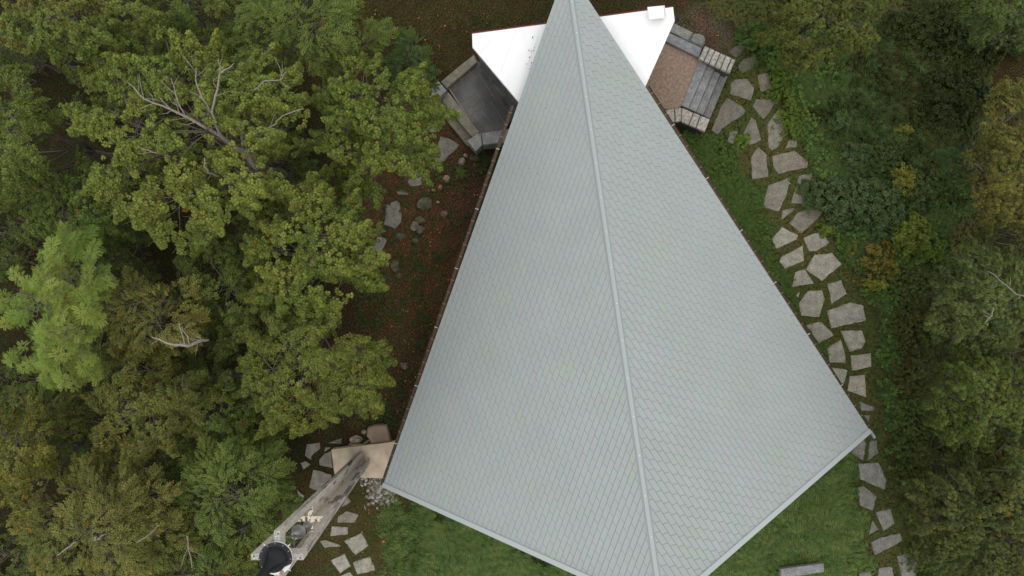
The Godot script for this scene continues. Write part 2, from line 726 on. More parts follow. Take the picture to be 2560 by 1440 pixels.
func half_pipe(s: Shape, a: Vector3, b: Vector3, out: Vector3, r: float) -> void:
	var k := 8
	for i in k:
		var t0 := PI * i / k
		var t1 := PI * (i + 1) / k
		var m0 := out * cos(t0) - Vector3.UP * sin(t0)
		var m1 := out * cos(t1) - Vector3.UP * sin(t1)
		var ri := r - 0.006
		s.up_tri(a + m0 * r, b + m0 * r, b + m1 * r, m0)
		s.up_tri(a + m0 * r, b + m1 * r, a + m1 * r, m0)
		s.up_tri(a + m0 * ri, b + m0 * ri, b + m1 * ri, -m0)
		s.up_tri(a + m0 * ri, b + m1 * ri, a + m1 * ri, -m0)
	for sg in [1.0, -1.0]:
		var e0: Vector3 = out * sg * r
		var e1: Vector3 = out * sg * (r - 0.006)
		s.up_tri(a + e0, b + e0, b + e1, Vector3.UP)
		s.up_tri(a + e0, b + e1, a + e1, Vector3.UP)


func chapel_walls(ch: Node3D) -> void:
	var mid := (L3 + R3 + A3 + P3) / 4
	var q := []
	for p in [L3, A3, R3, P3]:
		var d: Vector3 = mid - p
		d.y = 0
		q.append(p + d.normalized() * (0.9 if p != A3 else 4.2))
	var flat := []
	for p in q:
		flat.append(Vector2(p.x, p.z))
	for i in 4:
		var a: Vector2 = flat[i]
		var b: Vector2 = flat[(i + 1) % 4]
		var s := Shape.new()
		var nrm := Vector2(b.y - a.y, a.x - b.x).normalized()
		if nrm.dot((a + b) / 2 - Vector2(mid.x, mid.z)) < 0: nrm = -nrm
		var p := []
		for c in 8:
			var w := (b if c & 1 else a) - nrm * (0.25 if not (c & 4) else 0.0)
			var h := roof_height(b if c & 1 else a) - 0.25
			p.append(Vector3(w.x, h if c & 2 else -0.05, w.y))
		flip_hexa(s, p)
		put("wall", s.mesh(), M.wall, ch)


func roof_height(p: Vector2) -> float:
	var best := 99.0
	for corner in [L3, R3]:
		var n: Vector3 = (corner - A3).cross(P3 - A3)
		var h: float = A3.y - (n.x * (p.x - A3.x) + n.z * (p.y - A3.z)) / n.y
		best = minf(best, h)
	return best


func annex(ch: Node3D) -> void:
	var h := 2.9
	var roof := outline([1180, 84, 1683, 17, 1687, 52, 1611, 222, 1560, 330, 1330, 300, 1294, 252, 1181, 118], h)
	var s := Shape.new()
	s.slab(roof, h - 0.14, h, 0.012)
	var o := put("flat_roof", s.mesh(), M.membrane, ch)
	o.set_meta("label", "flat white membrane roof of the rear wing")
	# welded seams of the membrane
	for k in [[1228, 100, 1199, 135], [1290, 75, 1252, 178], [1555, 45, 1598, 120], [1345, 90, 1320, 160]]:
		var a := at(k[0], k[1], h)
		var b := at(k[2], k[3], h)
		var d := (b - a).normalized()
		var w := d.cross(Vector3.UP) * 0.02
		var f := Shape.new()
		var p := []
		for c in 8:
			p.append((b if c & 1 else a) + Vector3.UP * (0.005 if c & 2 else -0.002) + w * (1.0 if c & 4 else -1.0))
		flip_hexa(f, p)
		put("seam", f.mesh(), mat(Color(0.82, 0.82, 0.81), 0.6, 0.4), o)
	# dark red drip edge on the far side
	var e0 := at(1180, 84, h)
	var e1 := at(1683, 17, h)
	var f := Shape.new()
	var p := []
	var w := Vector3(0.13, 0, 1).normalized()
	for c in 8:
		p.append((e1 if c & 1 else e0) + Vector3.UP * (0.004 if c & 2 else -0.16) - w * (0.035 if c & 4 else 0.003))
	flip_hexa(f, p)
	put("drip_edge", f.mesh(), mat(Color(0.16, 0.022, 0.018), 0.6, 0.4), ch)
	# walls of the wing in coursed granite blocks, under the edge of the roof
	var ins := Geometry2D.offset_polygon(roof, -0.17)
	if ins.size() and absf(area_of(ins[0])) > absf(area_of(roof)):
		ins = Geometry2D.offset_polygon(roof, 0.17)
	var inner: PackedVector2Array = ins[0]
	var core := Shape.new()
	core.col = Color(0.2, 0.2, 0.195)
	core.slab(inner, -0.05, h - 0.145)
	var wall := put("wing_wall", core.mesh(), M.stone, ch)
	var corner_a := Vector2(at(1181, 118, h).x, at(1181, 118, h).z)
	var corner_b := Vector2(at(1294, 252, h).x, at(1294, 252, h).z)
	var dir := (corner_b - corner_a).normalized()
	var nrm := Vector2(dir.y, -dir.x)
	if nrm.x > 0: nrm = -nrm
	var first := corner_a - nrm * 0.17 + dir * 0.12
	var span := (corner_b - corner_a).length() - 0.1
	var shades := [Color(0.28, 0.28, 0.27), Color(0.33, 0.325, 0.31), Color(0.24, 0.245, 0.245)]
	for row in 6:
		var t := -0.1 - (row % 2) * 0.35
		while t < span:
			var w2 := rng.randf_range(0.5, 0.9)
			var t0 := maxf(t, 0.0) + 0.008
			var t1 := minf(t + w2, span) - 0.008
			t += w2
			if t1 - t0 < 0.1: continue
			var b := Shape.new()
			b.col = shades[rng.randi() % 3]
			var pp := []
			var depth := rng.randf_range(0.045, 0.06)
			for c in 8:
				var g: Vector2 = first + dir * (t1 if c & 1 else t0) + nrm * (depth if c & 4 else -0.02)
				pp.append(Vector3(g.x, 0.35 + row * 0.39 + (0.38 if c & 2 else 0.0), g.y))
			flip_hexa(b, pp)
			put("stone_block", b.mesh(), M.stone, wall)
	# ventilation box near the corner of the white roof
	var vent := Node3D.new()
	vent.name = numbered("vent_box", ch)
	ch.add_child(vent)
	var lo := outline([1625, 26, 1656, 23, 1659, 47, 1628, 51], h)
	var bs := Shape.new()
	bs.slab(lo, h - 0.01, h + 0.30)
	put("louvre_body", bs.mesh(), mat(Color(0.62, 0.63, 0.61), 0.6, 0.4), vent)
	for k in 3:
		var ls := Shape.new()
		ls.slab(outline([1623.5, 24.5, 1657.5, 21.5, 1660.5, 48.5, 1626.5, 52.5], h), h + 0.06 + k * 0.08, h + 0.085 + k * 0.08)
		put("louvre", ls.mesh(), mat(Color(0.86, 0.86, 0.85), 0.5, 0.4), vent)
	var cs := Shape.new()
	cs.slab(outline([1619, 17.5, 1658, 14.5, 1662, 44, 1623, 48.5], h + 0.36), h + 0.30, h + 0.37, 0.012)
	put("cap", cs.mesh(), M.membrane, vent)


func area_of(p: PackedVector2Array) -> float:
	var a := 0.0
	for i in p.size():
		a += p[i].cross(p[(i + 1) % p.size()])
	return a / 2


# ---------------------------------------------------------------- masonry
func rough_outline(poly: PackedVector2Array, step: float, amp: float) -> PackedVector2Array:
	var out := PackedVector2Array()
	for i in poly.size():
		var a := poly[i]
		var b := poly[(i + 1) % poly.size()]
		var k := maxi(1, int(a.distance_to(b) / step))
		for j in k:
			var p := a.lerp(b, float(j) / k)
			var w := amp if j > 0 else amp * 0.6
			out.append(p + Vector2(rng.randf_range(-w, w), rng.randf_range(-w, w)))
	return out


func block(called: String, px: Array, h0: float, h1: float, col: Color, m: Material, parent: Node3D, bevel := 0.015, amp := 0.008) -> MeshInstance3D:
	var s := Shape.new()
	s.col = col
	var poly := outline(px, h1)
	if amp > 0: poly = rough_outline(poly, 0.22, amp)
	s.slab(poly, h0, h1, bevel)
	return put(called, s.mesh(), m, parent)


func build_porch() -> void:
	var po := thing("porch", "entrance porch with brown landing, four granite steps and pale coping stones", "porch")
	block("landing", [1664, 103, 1748, 148, 1703, 264, 1690, 285, 1640, 262, 1600, 205], -0.05, 0.60, Color(0.36, 0.27, 0.20), M.gravel, po, 0.01, 0.0)
	var lines := [[1747, 149, 1703.5, 263], [1769, 162, 1721, 272], [1786, 172, 1740, 280], [1802, 182, 1758, 288], [1820, 190, 1775, 297]]
	for k in 4:
		var a: Array = lines[k]
		var b: Array = lines[k + 1]
		block("step", [a[0], a[1], b[0], b[1], b[2], b[3], a[2], a[3]], -0.05, 0.56 - 0.135 * k, [Color(0.46, 0.47, 0.49), Color(0.47, 0.48, 0.495), Color(0.43, 0.44, 0.455), Color(0.34, 0.34, 0.335)][k], M.granite, po, 0.02, 0.006)
	# side walls under the coping
	block("side_wall", [1750, 143, 1764, 117, 1838, 151, 1825, 180], -0.05, 0.80, Color(0.15, 0.15, 0.15), M.granite, po, 0.0, 0.01)
	block("side_wall", [1664, 278, 1704, 273, 1771, 300, 1760, 327, 1703, 301, 1686, 303], -0.05, 0.68, Color(0.13, 0.13, 0.13), M.granite, po, 0.0, 0.01)
	var top0 := [Vector2(1762, 114), Vector2(1840, 150)]
	var low0 := [Vector2(1747, 147), Vector2(1826, 183)]
	var cuts := [0.0, 0.17, 0.33, 0.51, 0.69, 0.87, 1.0]
	for k in 6:
		var c0: float = cuts[k] + 0.012
		var c1: float = cuts[k + 1] - 0.012
		var a: Vector2 = top0[0].lerp(top0[1], c0)
		var b: Vector2 = top0[0].lerp(top0[1], c1)
		var c: Vector2 = low0[0].lerp(low0[1], c1)
		var d: Vector2 = low0[0].lerp(low0[1], c0)
		var g := rng.randf_range(0.9, 1.05)
		block("coping_stone", [a.x, a.y, b.x, b.y, c.x, c.y, d.x, d.y], 0.801, 0.95, Color(0.52, 0.50, 0.44) * g, M.white_stone, po, 0.02, 0.01)
	for q in [[1660, 276, 1685, 272.5, 1687, 304.5, 1678, 306], [1687, 272, 1704, 269.5, 1702, 303, 1689, 305], [1706, 269.5, 1733, 281.5, 1721, 312, 1704, 304], [1735, 282, 1750.5, 288, 1739, 319, 1723, 312.5], [1752.5, 289, 1775, 298, 1762, 330, 1741, 320]]:
		var g := rng.randf_range(0.9, 1.06)
		block("coping_stone", q, 0.681, 0.83, Color(0.53, 0.50, 0.43) * g, M.white_stone, po, 0.02, 0.01)
	block("granite_sill", [1674, 82, 1755, 120, 1748, 145, 1664, 103], -0.05, 0.74, Color(0.37, 0.38, 0.395), M.granite, po, 0.02, 0.006)
	var sh := thing("stone_block", "long granite block lying behind the porch sill against the white-roofed wing", "stone", Vector3.ZERO, "")
	block("body", [1686, 57, 1733, 81, 1721, 103, 1674, 78], -0.05, 0.55, Color(0.37, 0.37, 0.36), M.granite, sh, 0.03, 0.012)
	var bo := thing("boulder", "rounded grey granite boulder at the end of the long block beside the porch coping", "boulder", Vector3.ZERO, "")
	block("body", [1731, 85, 1738, 82, 1750, 83, 1761, 88, 1765, 97, 1763, 109, 1754, 121, 1740, 113, 1722, 103], -0.05, 0.50, Color(0.33, 0.33, 0.32), M.granite, bo, 0.07, 0.01)


func build_terrace() -> void:
	var te := thing("terrace", "small walled terrace paved with dark wet slate tiles beside the white-roofed wing", "terrace")
	var fl := 0.40
	block("terrace_bed", [1190, 150, 1118, 218, 1196, 336, 1262, 326, 1300, 262, 1240, 190], -0.05, fl - 0.012, Color(0.26, 0.255, 0.235), M.plain, te, 0.0, 0.0)
	# tiles in a random ashlar pattern, aligned with the outer kerb
	var o := outline([1122, 216, 1199, 333, 1262, 325, 1298, 262, 1192, 150], fl)
	var dir := (o[1] - o[0]).normalized()
	var nrm := Vector2(-dir.y, dir.x)
	if nrm.dot(o[3] - o[0]) < 0: nrm = -nrm
	var cells := []
	split_tiles(cells, Rect2(-0.6, -0.2, 3.2, 2.9), 0)
	for r in cells:
		var quad := PackedVector2Array()
		for c in [Vector2(r.position.x, r.position.y), Vector2(r.end.x, r.position.y), r.end, Vector2(r.position.x, r.end.y)]:
			quad.append(o[0] + dir * c.x + nrm * c.y)
		var small := Geometry2D.offset_polygon(quad, -0.008)
		if small.is_empty(): continue
		for piece in Geometry2D.intersect_polygons(small[0], o):
			if absf(area_of(piece)) < 0.01: continue
			var s := Shape.new()
			var mid := Vector2.ZERO
			for q in piece: mid += q / piece.size()
			var g := rng.randf_range(0.92, 1.08)
			s.col = Color(0.135, 0.138, 0.132) * g
			var edge := 99.0
			for i in o.size():
				edge = minf(edge, Geometry2D.get_closest_point_to_segment(mid, o[i], o[(i + 1) % o.size()]).distance_to(mid))
			if edge < 0.22 and rng.randf() < 0.4: s.col = Color(0.17, 0.16, 0.145) * g
			s.slab(piece, fl - 0.0115, fl + rng.randf_range(-0.002, 0.002), 0.003)
			put("paving_tile", s.mesh(), M.tile, te)
	block("kerb", [1185, 136, 1102, 204, 1116, 221, 1193, 155], -0.05, 0.62, Color(0.36, 0.33, 0.265), M.granite, te, 0.02, 0.008)
	block("kerb", [1113, 235, 1121, 230, 1200, 331, 1180, 343, 1106, 252], -0.05, 0.52, Color(0.42, 0.39, 0.325), M.granite, te, 0.02, 0.008)
	block("step", [1128, 282, 1178, 341, 1171, 367, 1118, 303], -0.05, 0.22, Color(0.36, 0.33, 0.27), M.granite, te, 0.02, 0.008)
	block("pillar", [1095, 202, 1117, 226, 1081, 257, 1060, 234], -0.05, 0.85, Color(0.52, 0.52, 0.51), M.granite, te, 0.02, 0.006)
	block("wall_stone", [1167, 352, 1192, 334, 1203, 333, 1205.5, 363, 1190, 379], -0.05, 0.80, Color(0.52, 0.52, 0.51), M.granite, te, 0.025, 0.008)
	block("wall_stone", [1204.5, 333, 1275, 321, 1265, 356, 1207, 363], -0.05, 0.80, Color(0.48, 0.48, 0.47), M.granite, te, 0.025, 0.008)


func split_tiles(out: Array, r: Rect2, depth: int) -> void:
	if depth > 2 and (r.size.x < 0.42 or r.size.y < 0.42 or (r.size.x * r.size.y < 0.28 and rng.randf() < 0.5)):
		out.append(r)
		return
	var t := rng.randf_range(0.36, 0.64)
	if r.size.x > r.size.y:
		var w := r.size.x * t
		split_tiles(out, Rect2(r.position, Vector2(w, r.size.y)), depth + 1)
		split_tiles(out, Rect2(r.position + Vector2(w, 0), Vector2(r.size.x - w, r.size.y)), depth + 1)
	else:
		var w := r.size.y * t
		split_tiles(out, Rect2(r.position, Vector2(r.size.x, w)), depth + 1)
		split_tiles(out, Rect2(r.position + Vector2(0, w), Vector2(r.size.x, r.size.y - w)), depth + 1)

# ---------------------------------------------------------------- bell tower
func build_tower() -> void:
	var sl := thing("concrete_slab", "tan concrete slab between the foot of the bell tower and the roof edge", "slab")
	block("top", [828, 1125, 1010, 1102, 1000, 1197, 899, 1194, 836, 1186], 0.10, 0.45, Color(0.64, 0.54, 0.41), M.concrete, sl, 0.012, 0.004)
	block("footing", [838, 1130, 1004, 1108, 990, 1190, 904, 1187, 846, 1180], -0.05, 0.095, Color(0.25, 0.22, 0.18), M.concrete, sl, 0.0, 0.0)
	block("edge_strip", [829, 1124.2, 1005, 1102, 1005, 1104, 829, 1126.2], 0.40, 0.455, Color(0.55, 0.47, 0.22), M.plain, sl, 0.0, 0.0)
	var c := Vector3(-5.36, 0, 6.14)
	var tw := thing("bell_tower", "slim cross-shaped concrete bell tower with a black spire foot on top", "bell tower", c)
	var th := 0.072
	var dirs := [Vector3(-1, 0, 0), Vector3(1, 0, 0), Vector3(0, 0, -1), Vector3(0, 0, 1)]
	var half := func(h: float) -> float: return 0.33 + 0.27 * (h - 0.45) / 8.75
	var tone := Color(0.66, 0.60, 0.51)
	for d in dirs:
		var across := Vector3(-d.z, 0, d.x)
		# the wing of the shaft, then the post that goes on past the bell opening
		var w := Shape.new()
		w.col = tone
		weathered_wing(w, tone, d, across, th, 0.45, 6.6, 0.072, 0.072, half.call(0.45), half.call(6.6), 5 + int(d.x * 3 + d.z * 7))
		put("shaft_wing", w.mesh(), M.tower, tw)
		var p := Shape.new()
		p.col = tone
		weathered_wing(p, tone, d, across, th - 0.002, 6.6, 8.85, half.call(6.6) - 0.17, half.call(8.85) - 0.17, half.call(6.6), half.call(8.85), 9 + int(d.x * 3 + d.z * 7))
		put("post", p.mesh(), M.tower, tw)
		var t := Shape.new()
		t.col = tone * 1.02
		wing(t, d, across, th, 8.85, 9.2, 0.072, 0.072, half.call(8.85), half.call(9.2))
		put("top_arm", t.mesh(), M.tower, tw)
		# peeling white paint on the flat ends at the top and on the ledge under the bells
		var q := Shape.new()
		var a: float = half.call(9.2)
		wing(q, d, across, th - 0.004, 9.2, 9.206, 0.06, 0.06, a - 0.004, a - 0.004)
		put("painted_top", q.mesh(), M.worn, tw)
		var l := Shape.new()
		a = half.call(6.6)
		wing(l, d, across, th - 0.004, 6.6, 6.606, 0.0735, 0.0735, a - 0.18, a - 0.18)
		put("painted_ledge", l.mesh(), M.peeling, tw)
		# bolt holes
		for h in [8.95, 7.1]:
			var bo := Shape.new()
			bo.lathe(Vector3.ZERO, [Vector2(0.016, 0), Vector2(0.016, 0.008), Vector2(0, 0.01)], 8)
			var y: float = 9.206 if h > 8 else 6.606
			var r: float = half.call(9.2) - 0.07 if h > 8 else half.call(6.6) - 0.22
			put("bolt", bo.mesh(), M.black, tw, d * r + across * 0.02 + Vector3.UP * y)
	var core := Shape.new()
	core.col = tone
	core.box(Vector3(-0.0715, 0.45, -0.0715), Vector3(0.0715, 6.598, 0.0715))
	put("shaft_core", core.mesh(), M.tower, tw)
	var lc := Shape.new()
	lc.box(Vector3(-0.0715, 6.598, -0.0715), Vector3(0.0715, 6.607, 0.0715))
	put("painted_ledge", lc.mesh(), M.peeling, tw)
	var tc := Shape.new()
	tc.col = tone
	tc.box(Vector3(-0.0715, 8.852, -0.0715), Vector3(0.0715, 9.2, 0.0715))
	put("top_core", tc.mesh(), M.tower, tw)
	# white plates and disc under the spire
	var pl := Shape.new()
	for k in 4:
		var t := PI / 4 + k * PI / 2
		var e := Vector3(cos(t), 0, sin(t))
		var f := Vector3(-sin(t), 0, cos(t))
		pl.up_tri(e * 0.45 + Vector3.UP * 9.23, f * 0.07 + Vector3.UP * 9.23, -f * 0.07 + Vector3.UP * 9.23, Vector3.UP)
		pl.up_tri(e * 0.45 + Vector3.UP * 9.21, f * 0.07 + Vector3.UP * 9.21, -f * 0.07 + Vector3.UP * 9.21, Vector3.DOWN)
		for g in [f, -f]:
			pl.up_tri(e * 0.45 + Vector3.UP * 9.23, g * 0.07 + Vector3.UP * 9.23, g * 0.07 + Vector3.UP * 9.21, e + g * 3)
			pl.up_tri(e * 0.45 + Vector3.UP * 9.23, g * 0.07 + Vector3.UP * 9.21, e * 0.45 + Vector3.UP * 9.21, e + g * 3)
	put("star_plate", pl.mesh(), mat(Color(0.78, 0.79, 0.76), 0.6, 0.4), tw)
	var di := Shape.new()
	di.lathe(Vector3(0, 9.23, 0), [Vector2(0, 0), Vector2(0.368, 0.0), Vector2(0.372, 0.01), Vector2(0.372, 0.06), Vector2(0.368, 0.07), Vector2(0, 0.07)], 40)
	put("white_disc", di.mesh(), mat(Color(0.80, 0.80, 0.78), 0.55, 0.4), tw)
	var ru := Shape.new()
	ru.slab(rough_outline(PackedVector2Array([Vector2(0.10, 0.27), Vector2(0.17, 0.26), Vector2(0.19, 0.31), Vector2(0.13, 0.35), Vector2(0.08, 0.34)]), 0.03, 0.012), 9.298, 9.303)
	put("rust_patch", ru.mesh(), mat(Color(0.36, 0.22, 0.13), 0.9, 0.2), tw)
	var sp := Node3D.new()
	sp.name = numbered("spire", tw)
	tw.add_child(sp)
	# tarred cover: a disc whose front is folded away
	var cov := PackedVector2Array()
	for k in 40:
		var t := TAU * k / 40
		var r := 0.377
		var front := cos(t - 1.15)
		if front > 0.66: r = minf(r, 0.247 / front)
		cov.append(Vector2(cos(t), sin(t)) * r)
	var cs := Shape.new()
	cs.slab(cov, 9.30, 9.335, 0.006)
	put("cover", cs.mesh(), M.black, sp)
	var cone := Shape.new()
	cone.lathe(Vector3.ZERO, [Vector2(0.27, 9.336), Vector2(0.275, 9.42), Vector2(0.24, 9.52), Vector2(0.16, 9.68), Vector2(0.105, 9.86), Vector2(0.082, 10.0)], 28)
	put("cone", cone.mesh(), M.black, sp)
	var pole := Shape.new()
	pole.tube(PackedVector3Array([Vector3(0, 9.9, 0), Vector3(0, 11.2, 0), Vector3(0, 12.6, 0)]), PackedFloat32Array([0.082, 0.078, 0.05]), 16)
	put("pole", pole.mesh(), M.black, sp)
	for k in 3:
		var t := 2.2 + k * TAU / 3
		var e := Vector3(cos(t), 0, sin(t))
		var f := Vector3(-sin(t), 0, cos(t)) * 0.009
		var fin := Shape.new()
		for sg in [1.0, -1.0]:
			fin.up_tri(e * 0.30 + Vector3.UP * 9.34 + f * sg, e * 0.07 + Vector3.UP * 10.15 + f * sg, e * 0.05 + Vector3.UP * 9.34 + f * sg, f * sg)
		fin.up_tri(e * 0.30 + Vector3.UP * 9.34 + f, e * 0.07 + Vector3.UP * 10.15 + f, e * 0.07 + Vector3.UP * 10.15 - f, e)
		fin.up_tri(e * 0.30 + Vector3.UP * 9.34 + f, e * 0.07 + Vector3.UP * 10.15 - f, e * 0.30 + Vector3.UP * 9.34 - f, e)
		put("fin", fin.mesh(), M.black, sp)
	var stud := Shape.new()
	stud.lathe(Vector3.ZERO, [Vector2(0.009, 0), Vector2(0.008, 0.006), Vector2(0, 0.009)], 6)
	var stm := stud.mesh()
	for k in 12:
		var t := TAU * k / 12 + 2.6
		if cos(t - 1.15) > 0.55: continue
		put("stud", stm, mat(Color(0.7, 0.7, 0.7), 0.3, 0.6), sp, Vector3(cos(t) * 0.35, 9.335, sin(t) * 0.35))
	# rods that carry the bells
	for k in [[Vector3(-0.37, 7.95, -0.02), Vector3(0.40, 7.95, 0.0)], [Vector3(0.02, 7.42, 0.02), Vector3(0.40, 7.42, 0.0)], [Vector3(0.10, 7.05, 0.03), Vector3(0.10, 8.0, 0.03)], [Vector3(-0.02, 7.95, -0.38), Vector3(0, 7.95, 0.40)], [Vector3(0.02, 8.0, 0.0), Vector3(0.02, 8.86, 0.0)]]:
		var rs := Shape.new()
		rs.tube(PackedVector3Array([k[0], k[1]]), PackedFloat32Array([0.013, 0.013]), 8)
		put("bell_rod", rs.mesh(), M.steel, tw)
	var b1 := thing("bell", "larger grey metal bell hanging upper in the opening of the bell tower", "bell", c + Vector3(-0.02, 7.55, 0), "bells in the tower")
	bell(b1, 0.185, 0.32)
	var b2 := thing("bell", "smaller grey bell hanging below the larger one in the bell tower", "bell", c + Vector3(0.06, 7.05, 0.02), "bells in the tower")
	bell(b2, 0.118, 0.21)


func bell(root: Node3D, r: float, h: float) -> void:
	var s := Shape.new()
	s.lathe(Vector3.ZERO, [Vector2(r * 0.93, 0.0), Vector2(r, 0.01), Vector2(r * 0.97, h * 0.1), Vector2(r * 0.8, h * 0.3), Vector2(r * 0.68, h * 0.6), Vector2(r * 0.62, h * 0.82), Vector2(r * 0.5, h * 0.94), Vector2(r * 0.2, h), Vector2(0, h)], 28)
	put("shell", s.mesh(), M.bronze, root)
	var c := Shape.new()
	c.lathe(Vector3.ZERO, [Vector2(r * 0.14, h - 0.001), Vector2(r * 0.18, h + r * 0.2), Vector2(r * 0.1, h + r * 0.32), Vector2(0, h + r * 0.33)], 12)
	put("crown_loop", c.mesh(), M.steel, root)
	var k := Shape.new()
	k.tube(PackedVector3Array([Vector3(0, h * 0.8, 0), Vector3(0, -0.01, 0), Vector3(0, -0.05, 0)]), PackedFloat32Array([0.01, 0.016, 0.026]), 8)
	put("clapper", k.mesh(), M.steel, root)
	var y := Shape.new()
	y.box(Vector3(-r * 1.25, h + 0.02, -0.02), Vector3(r * 1.25, h + 0.055, 0.02))
	put("yoke", y.mesh(), M.steel, root)


func weathered_wing(s: Shape, tone: Color, d: Vector3, across: Vector3, th: float, y0: float, y1: float, in0: float, in1: float, out0: float, out1: float, seed_: int) -> void:
	# the same slab of concrete in small faces, each with its stain: mould at the outer edge, rust in the corner
	var f := FastNoiseLite.new()
	f.seed = seed_
	f.frequency = 1.1
	f.fractal_octaves = 3
	var rows := int((y1 - y0) / 0.11) + 1
	var stain := func(p: Vector3, r: float, face: int) -> Color:
		var n := f.get_noise_3d(p.x * 5.0, p.y * 0.55, p.z * 5.0)
		var m := f.get_noise_3d(p.x * 9.0 + 7.0, p.y * 1.6, p.z * 9.0)
		var c := tone * (0.95 + 0.25 * m)
		var edge := smoothstep(0.35, 1.0, r) * (1.0 if face == 0 else 1.25)
		var mould := smoothstep(0.02, 0.30, n + 0.22 * edge - 0.22) * (0.75 if p.y < 5.5 else 0.4)
		c = c.lerp(Color(0.085, 0.075, 0.065), mould)
		var rust := smoothstep(0.75, 0.0, r) * smoothstep(-0.25, 0.25, m) * 0.55
		if face == 0: c = c.lerp(Color(0.46, 0.31, 0.18), rust)
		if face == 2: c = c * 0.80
		c.a = 1
		return c
	var spot := func(j: int, i: int, side: float) -> Vector3:
		var t := float(j) / rows
		var r := lerpf(lerpf(in0, in1, t), lerpf(out0, out1, t), i / 5.0)
		return d * r + across * th * side + Vector3.UP * lerpf(y0, y1, t)
	for j in rows:
		for sd in [1.0, -1.0]:
			for i in 5:
				var q := [spot.call(j, i, sd), spot.call(j, i + 1, sd), spot.call(j + 1, i + 1, sd), spot.call(j + 1, i, sd)]
				s.col = stain.call((q[0] + q[2]) / 2.0, (i + 0.5) / 5.0, 0)
				s.up_tri(q[0], q[1], q[2], across * sd)
				s.up_tri(q[0], q[2], q[3], across * sd)
		for i in 3:
			var a := lerpf(-1, 1, i / 3.0)
			var b := lerpf(-1, 1, (i + 1) / 3.0)
			var q := [spot.call(j, 5, a), spot.call(j, 5, b), spot.call(j + 1, 5, b), spot.call(j + 1, 5, a)]
			s.col = stain.call((q[0] + q[2]) / 2.0, 1.0, 2)
			s.up_tri(q[0], q[1], q[2], d)
			s.up_tri(q[0], q[2], q[3], d)
			q = [spot.call(j, 0, a), spot.call(j, 0, b), spot.call(j + 1, 0, b), spot.call(j + 1, 0, a)]
			s.up_tri(q[0], q[1], q[2], -d)
			s.up_tri(q[0], q[2], q[3], -d)
	s.col = tone
	for e in [[0, Vector3.DOWN], [rows, Vector3.UP]]:
		s.up_tri(spot.call(e[0], 0, -1.0), spot.call(e[0], 5, -1.0), spot.call(e[0], 5, 1.0), e[1])
		s.up_tri(spot.call(e[0], 0, -1.0), spot.call(e[0], 5, 1.0), spot.call(e[0], 0, 1.0), e[1])


func wing(s: Shape, d: Vector3, across: Vector3, th: float, y0: float, y1: float, in0: float, in1: float, out0: float, out1: float) -> void:
	var p := []
	for c in 8:
		var hi: bool = (c & 2) != 0
		var r: float = (out1 if hi else out0) if c & 1 else (in1 if hi else in0)
		p.append(d * r + across * (th if c & 4 else -th) + Vector3.UP * (y1 if hi else y0))
	flip_hexa(s, p)

# ---------------------------------------------------------------- paths
var wide := []
var stones := []      # outlines of everything that lies on the ground, in metres
var right_flags := [
	[1819,131,1857,104,1874,108,1840,145], [1844,164,1857,148,1894,136,1903,158,1860,182,1849,177], [1894,187,1919,182,1934,224,1902,229],
	[1827,208,1837,198,1868,197,1886,219,1877,251,1825,235], [1804,264,1819,245,1854,265,1864,277,1860,285,1804,323,1794,338,1778,325],
	[1891,248,1943,247,1926,278,1908,299,1881,266], [1949,270,1959,309,1963,335,1945,367,1931,377,1922,369,1918,311],
	[1878,292,1890,301,1903,350,1874,363,1857,335], [1825,330,1844,328,1833,360,1819,354], [1971,352,1992,346,1993,367,1963,372],
	[1896,368,1917,387,1921,442,1881,449,1877,394], [1931,390,1985,377,2021,404,2018,420,1945,434,1933,415],
	[1922,463,1976,443,1967,484,1947,529,1908,519,1910,498], [1999,439,2032,432,2021,481,2009,510,1978,508,1988,474],
	[1957,526,1985,520,1981,529,1953,550], [1992,533,2030,515,2058,529,2044,547,2004,583,1973,559], [1955,567,1995,588,1992,599,1940,623,1929,597],
	[2009,595,2056,576,2073,607,2042,628,2023,628], [2008,613,2010,652,1963,673,1948,655,1953,643], [2037,637,2080,632,2105,660,2055,703,2015,673],
	[1988,680,2012,673,2035,710,1980,717], [2067,710,2103,700,2117,735,2078,762,2076,733], [2020,727,2055,726,2062,748,2048,793,2003,790,1996,760],
	[1989,738,2001,727,1996,744], [2068,777,2127,755,2158,763,2165,800,2153,805,2078,821], [2015,813,2053,803,2085,838,2047,860],
	[2102,828,2155,825,2165,853,2153,873,2125,880], [2067,870,2102,849,2114,887,2114,908,2075,907], [2127,888,2177,883,2178,917,2130,927],
	[2078,918,2120,925,2108,962,2085,950], [2124,941,2162,937,2166,992,2119,977], [2149,1003,2188,1018,2182,1027,2154,1027], [2158,1037,2176,1037,2171,1056],
	[2126,1121,2160,1099,2166,1110,2158,1151,2119,1129], [2175,1102,2192,1101,2196,1132,2169,1152], [2145,1159,2197,1157,2216,1200,2212,1225,2151,1198],
	[2145,1219,2158,1214,2192,1241,2182,1277,2151,1264], [2190,1281,2226,1271,2236,1309,2209,1327], [2181,1301,2196,1324,2171,1338],
	[2177,1356,2194,1346,2250,1333,2256,1352,2188,1389], [2244,1391,2271,1382,2295,1410,2290,1440,2256,1448], [2197,1421,2231,1417,2238,1462,2194,1460], [2149,1433,2179,1429,2181,1465,2149,1462],
]
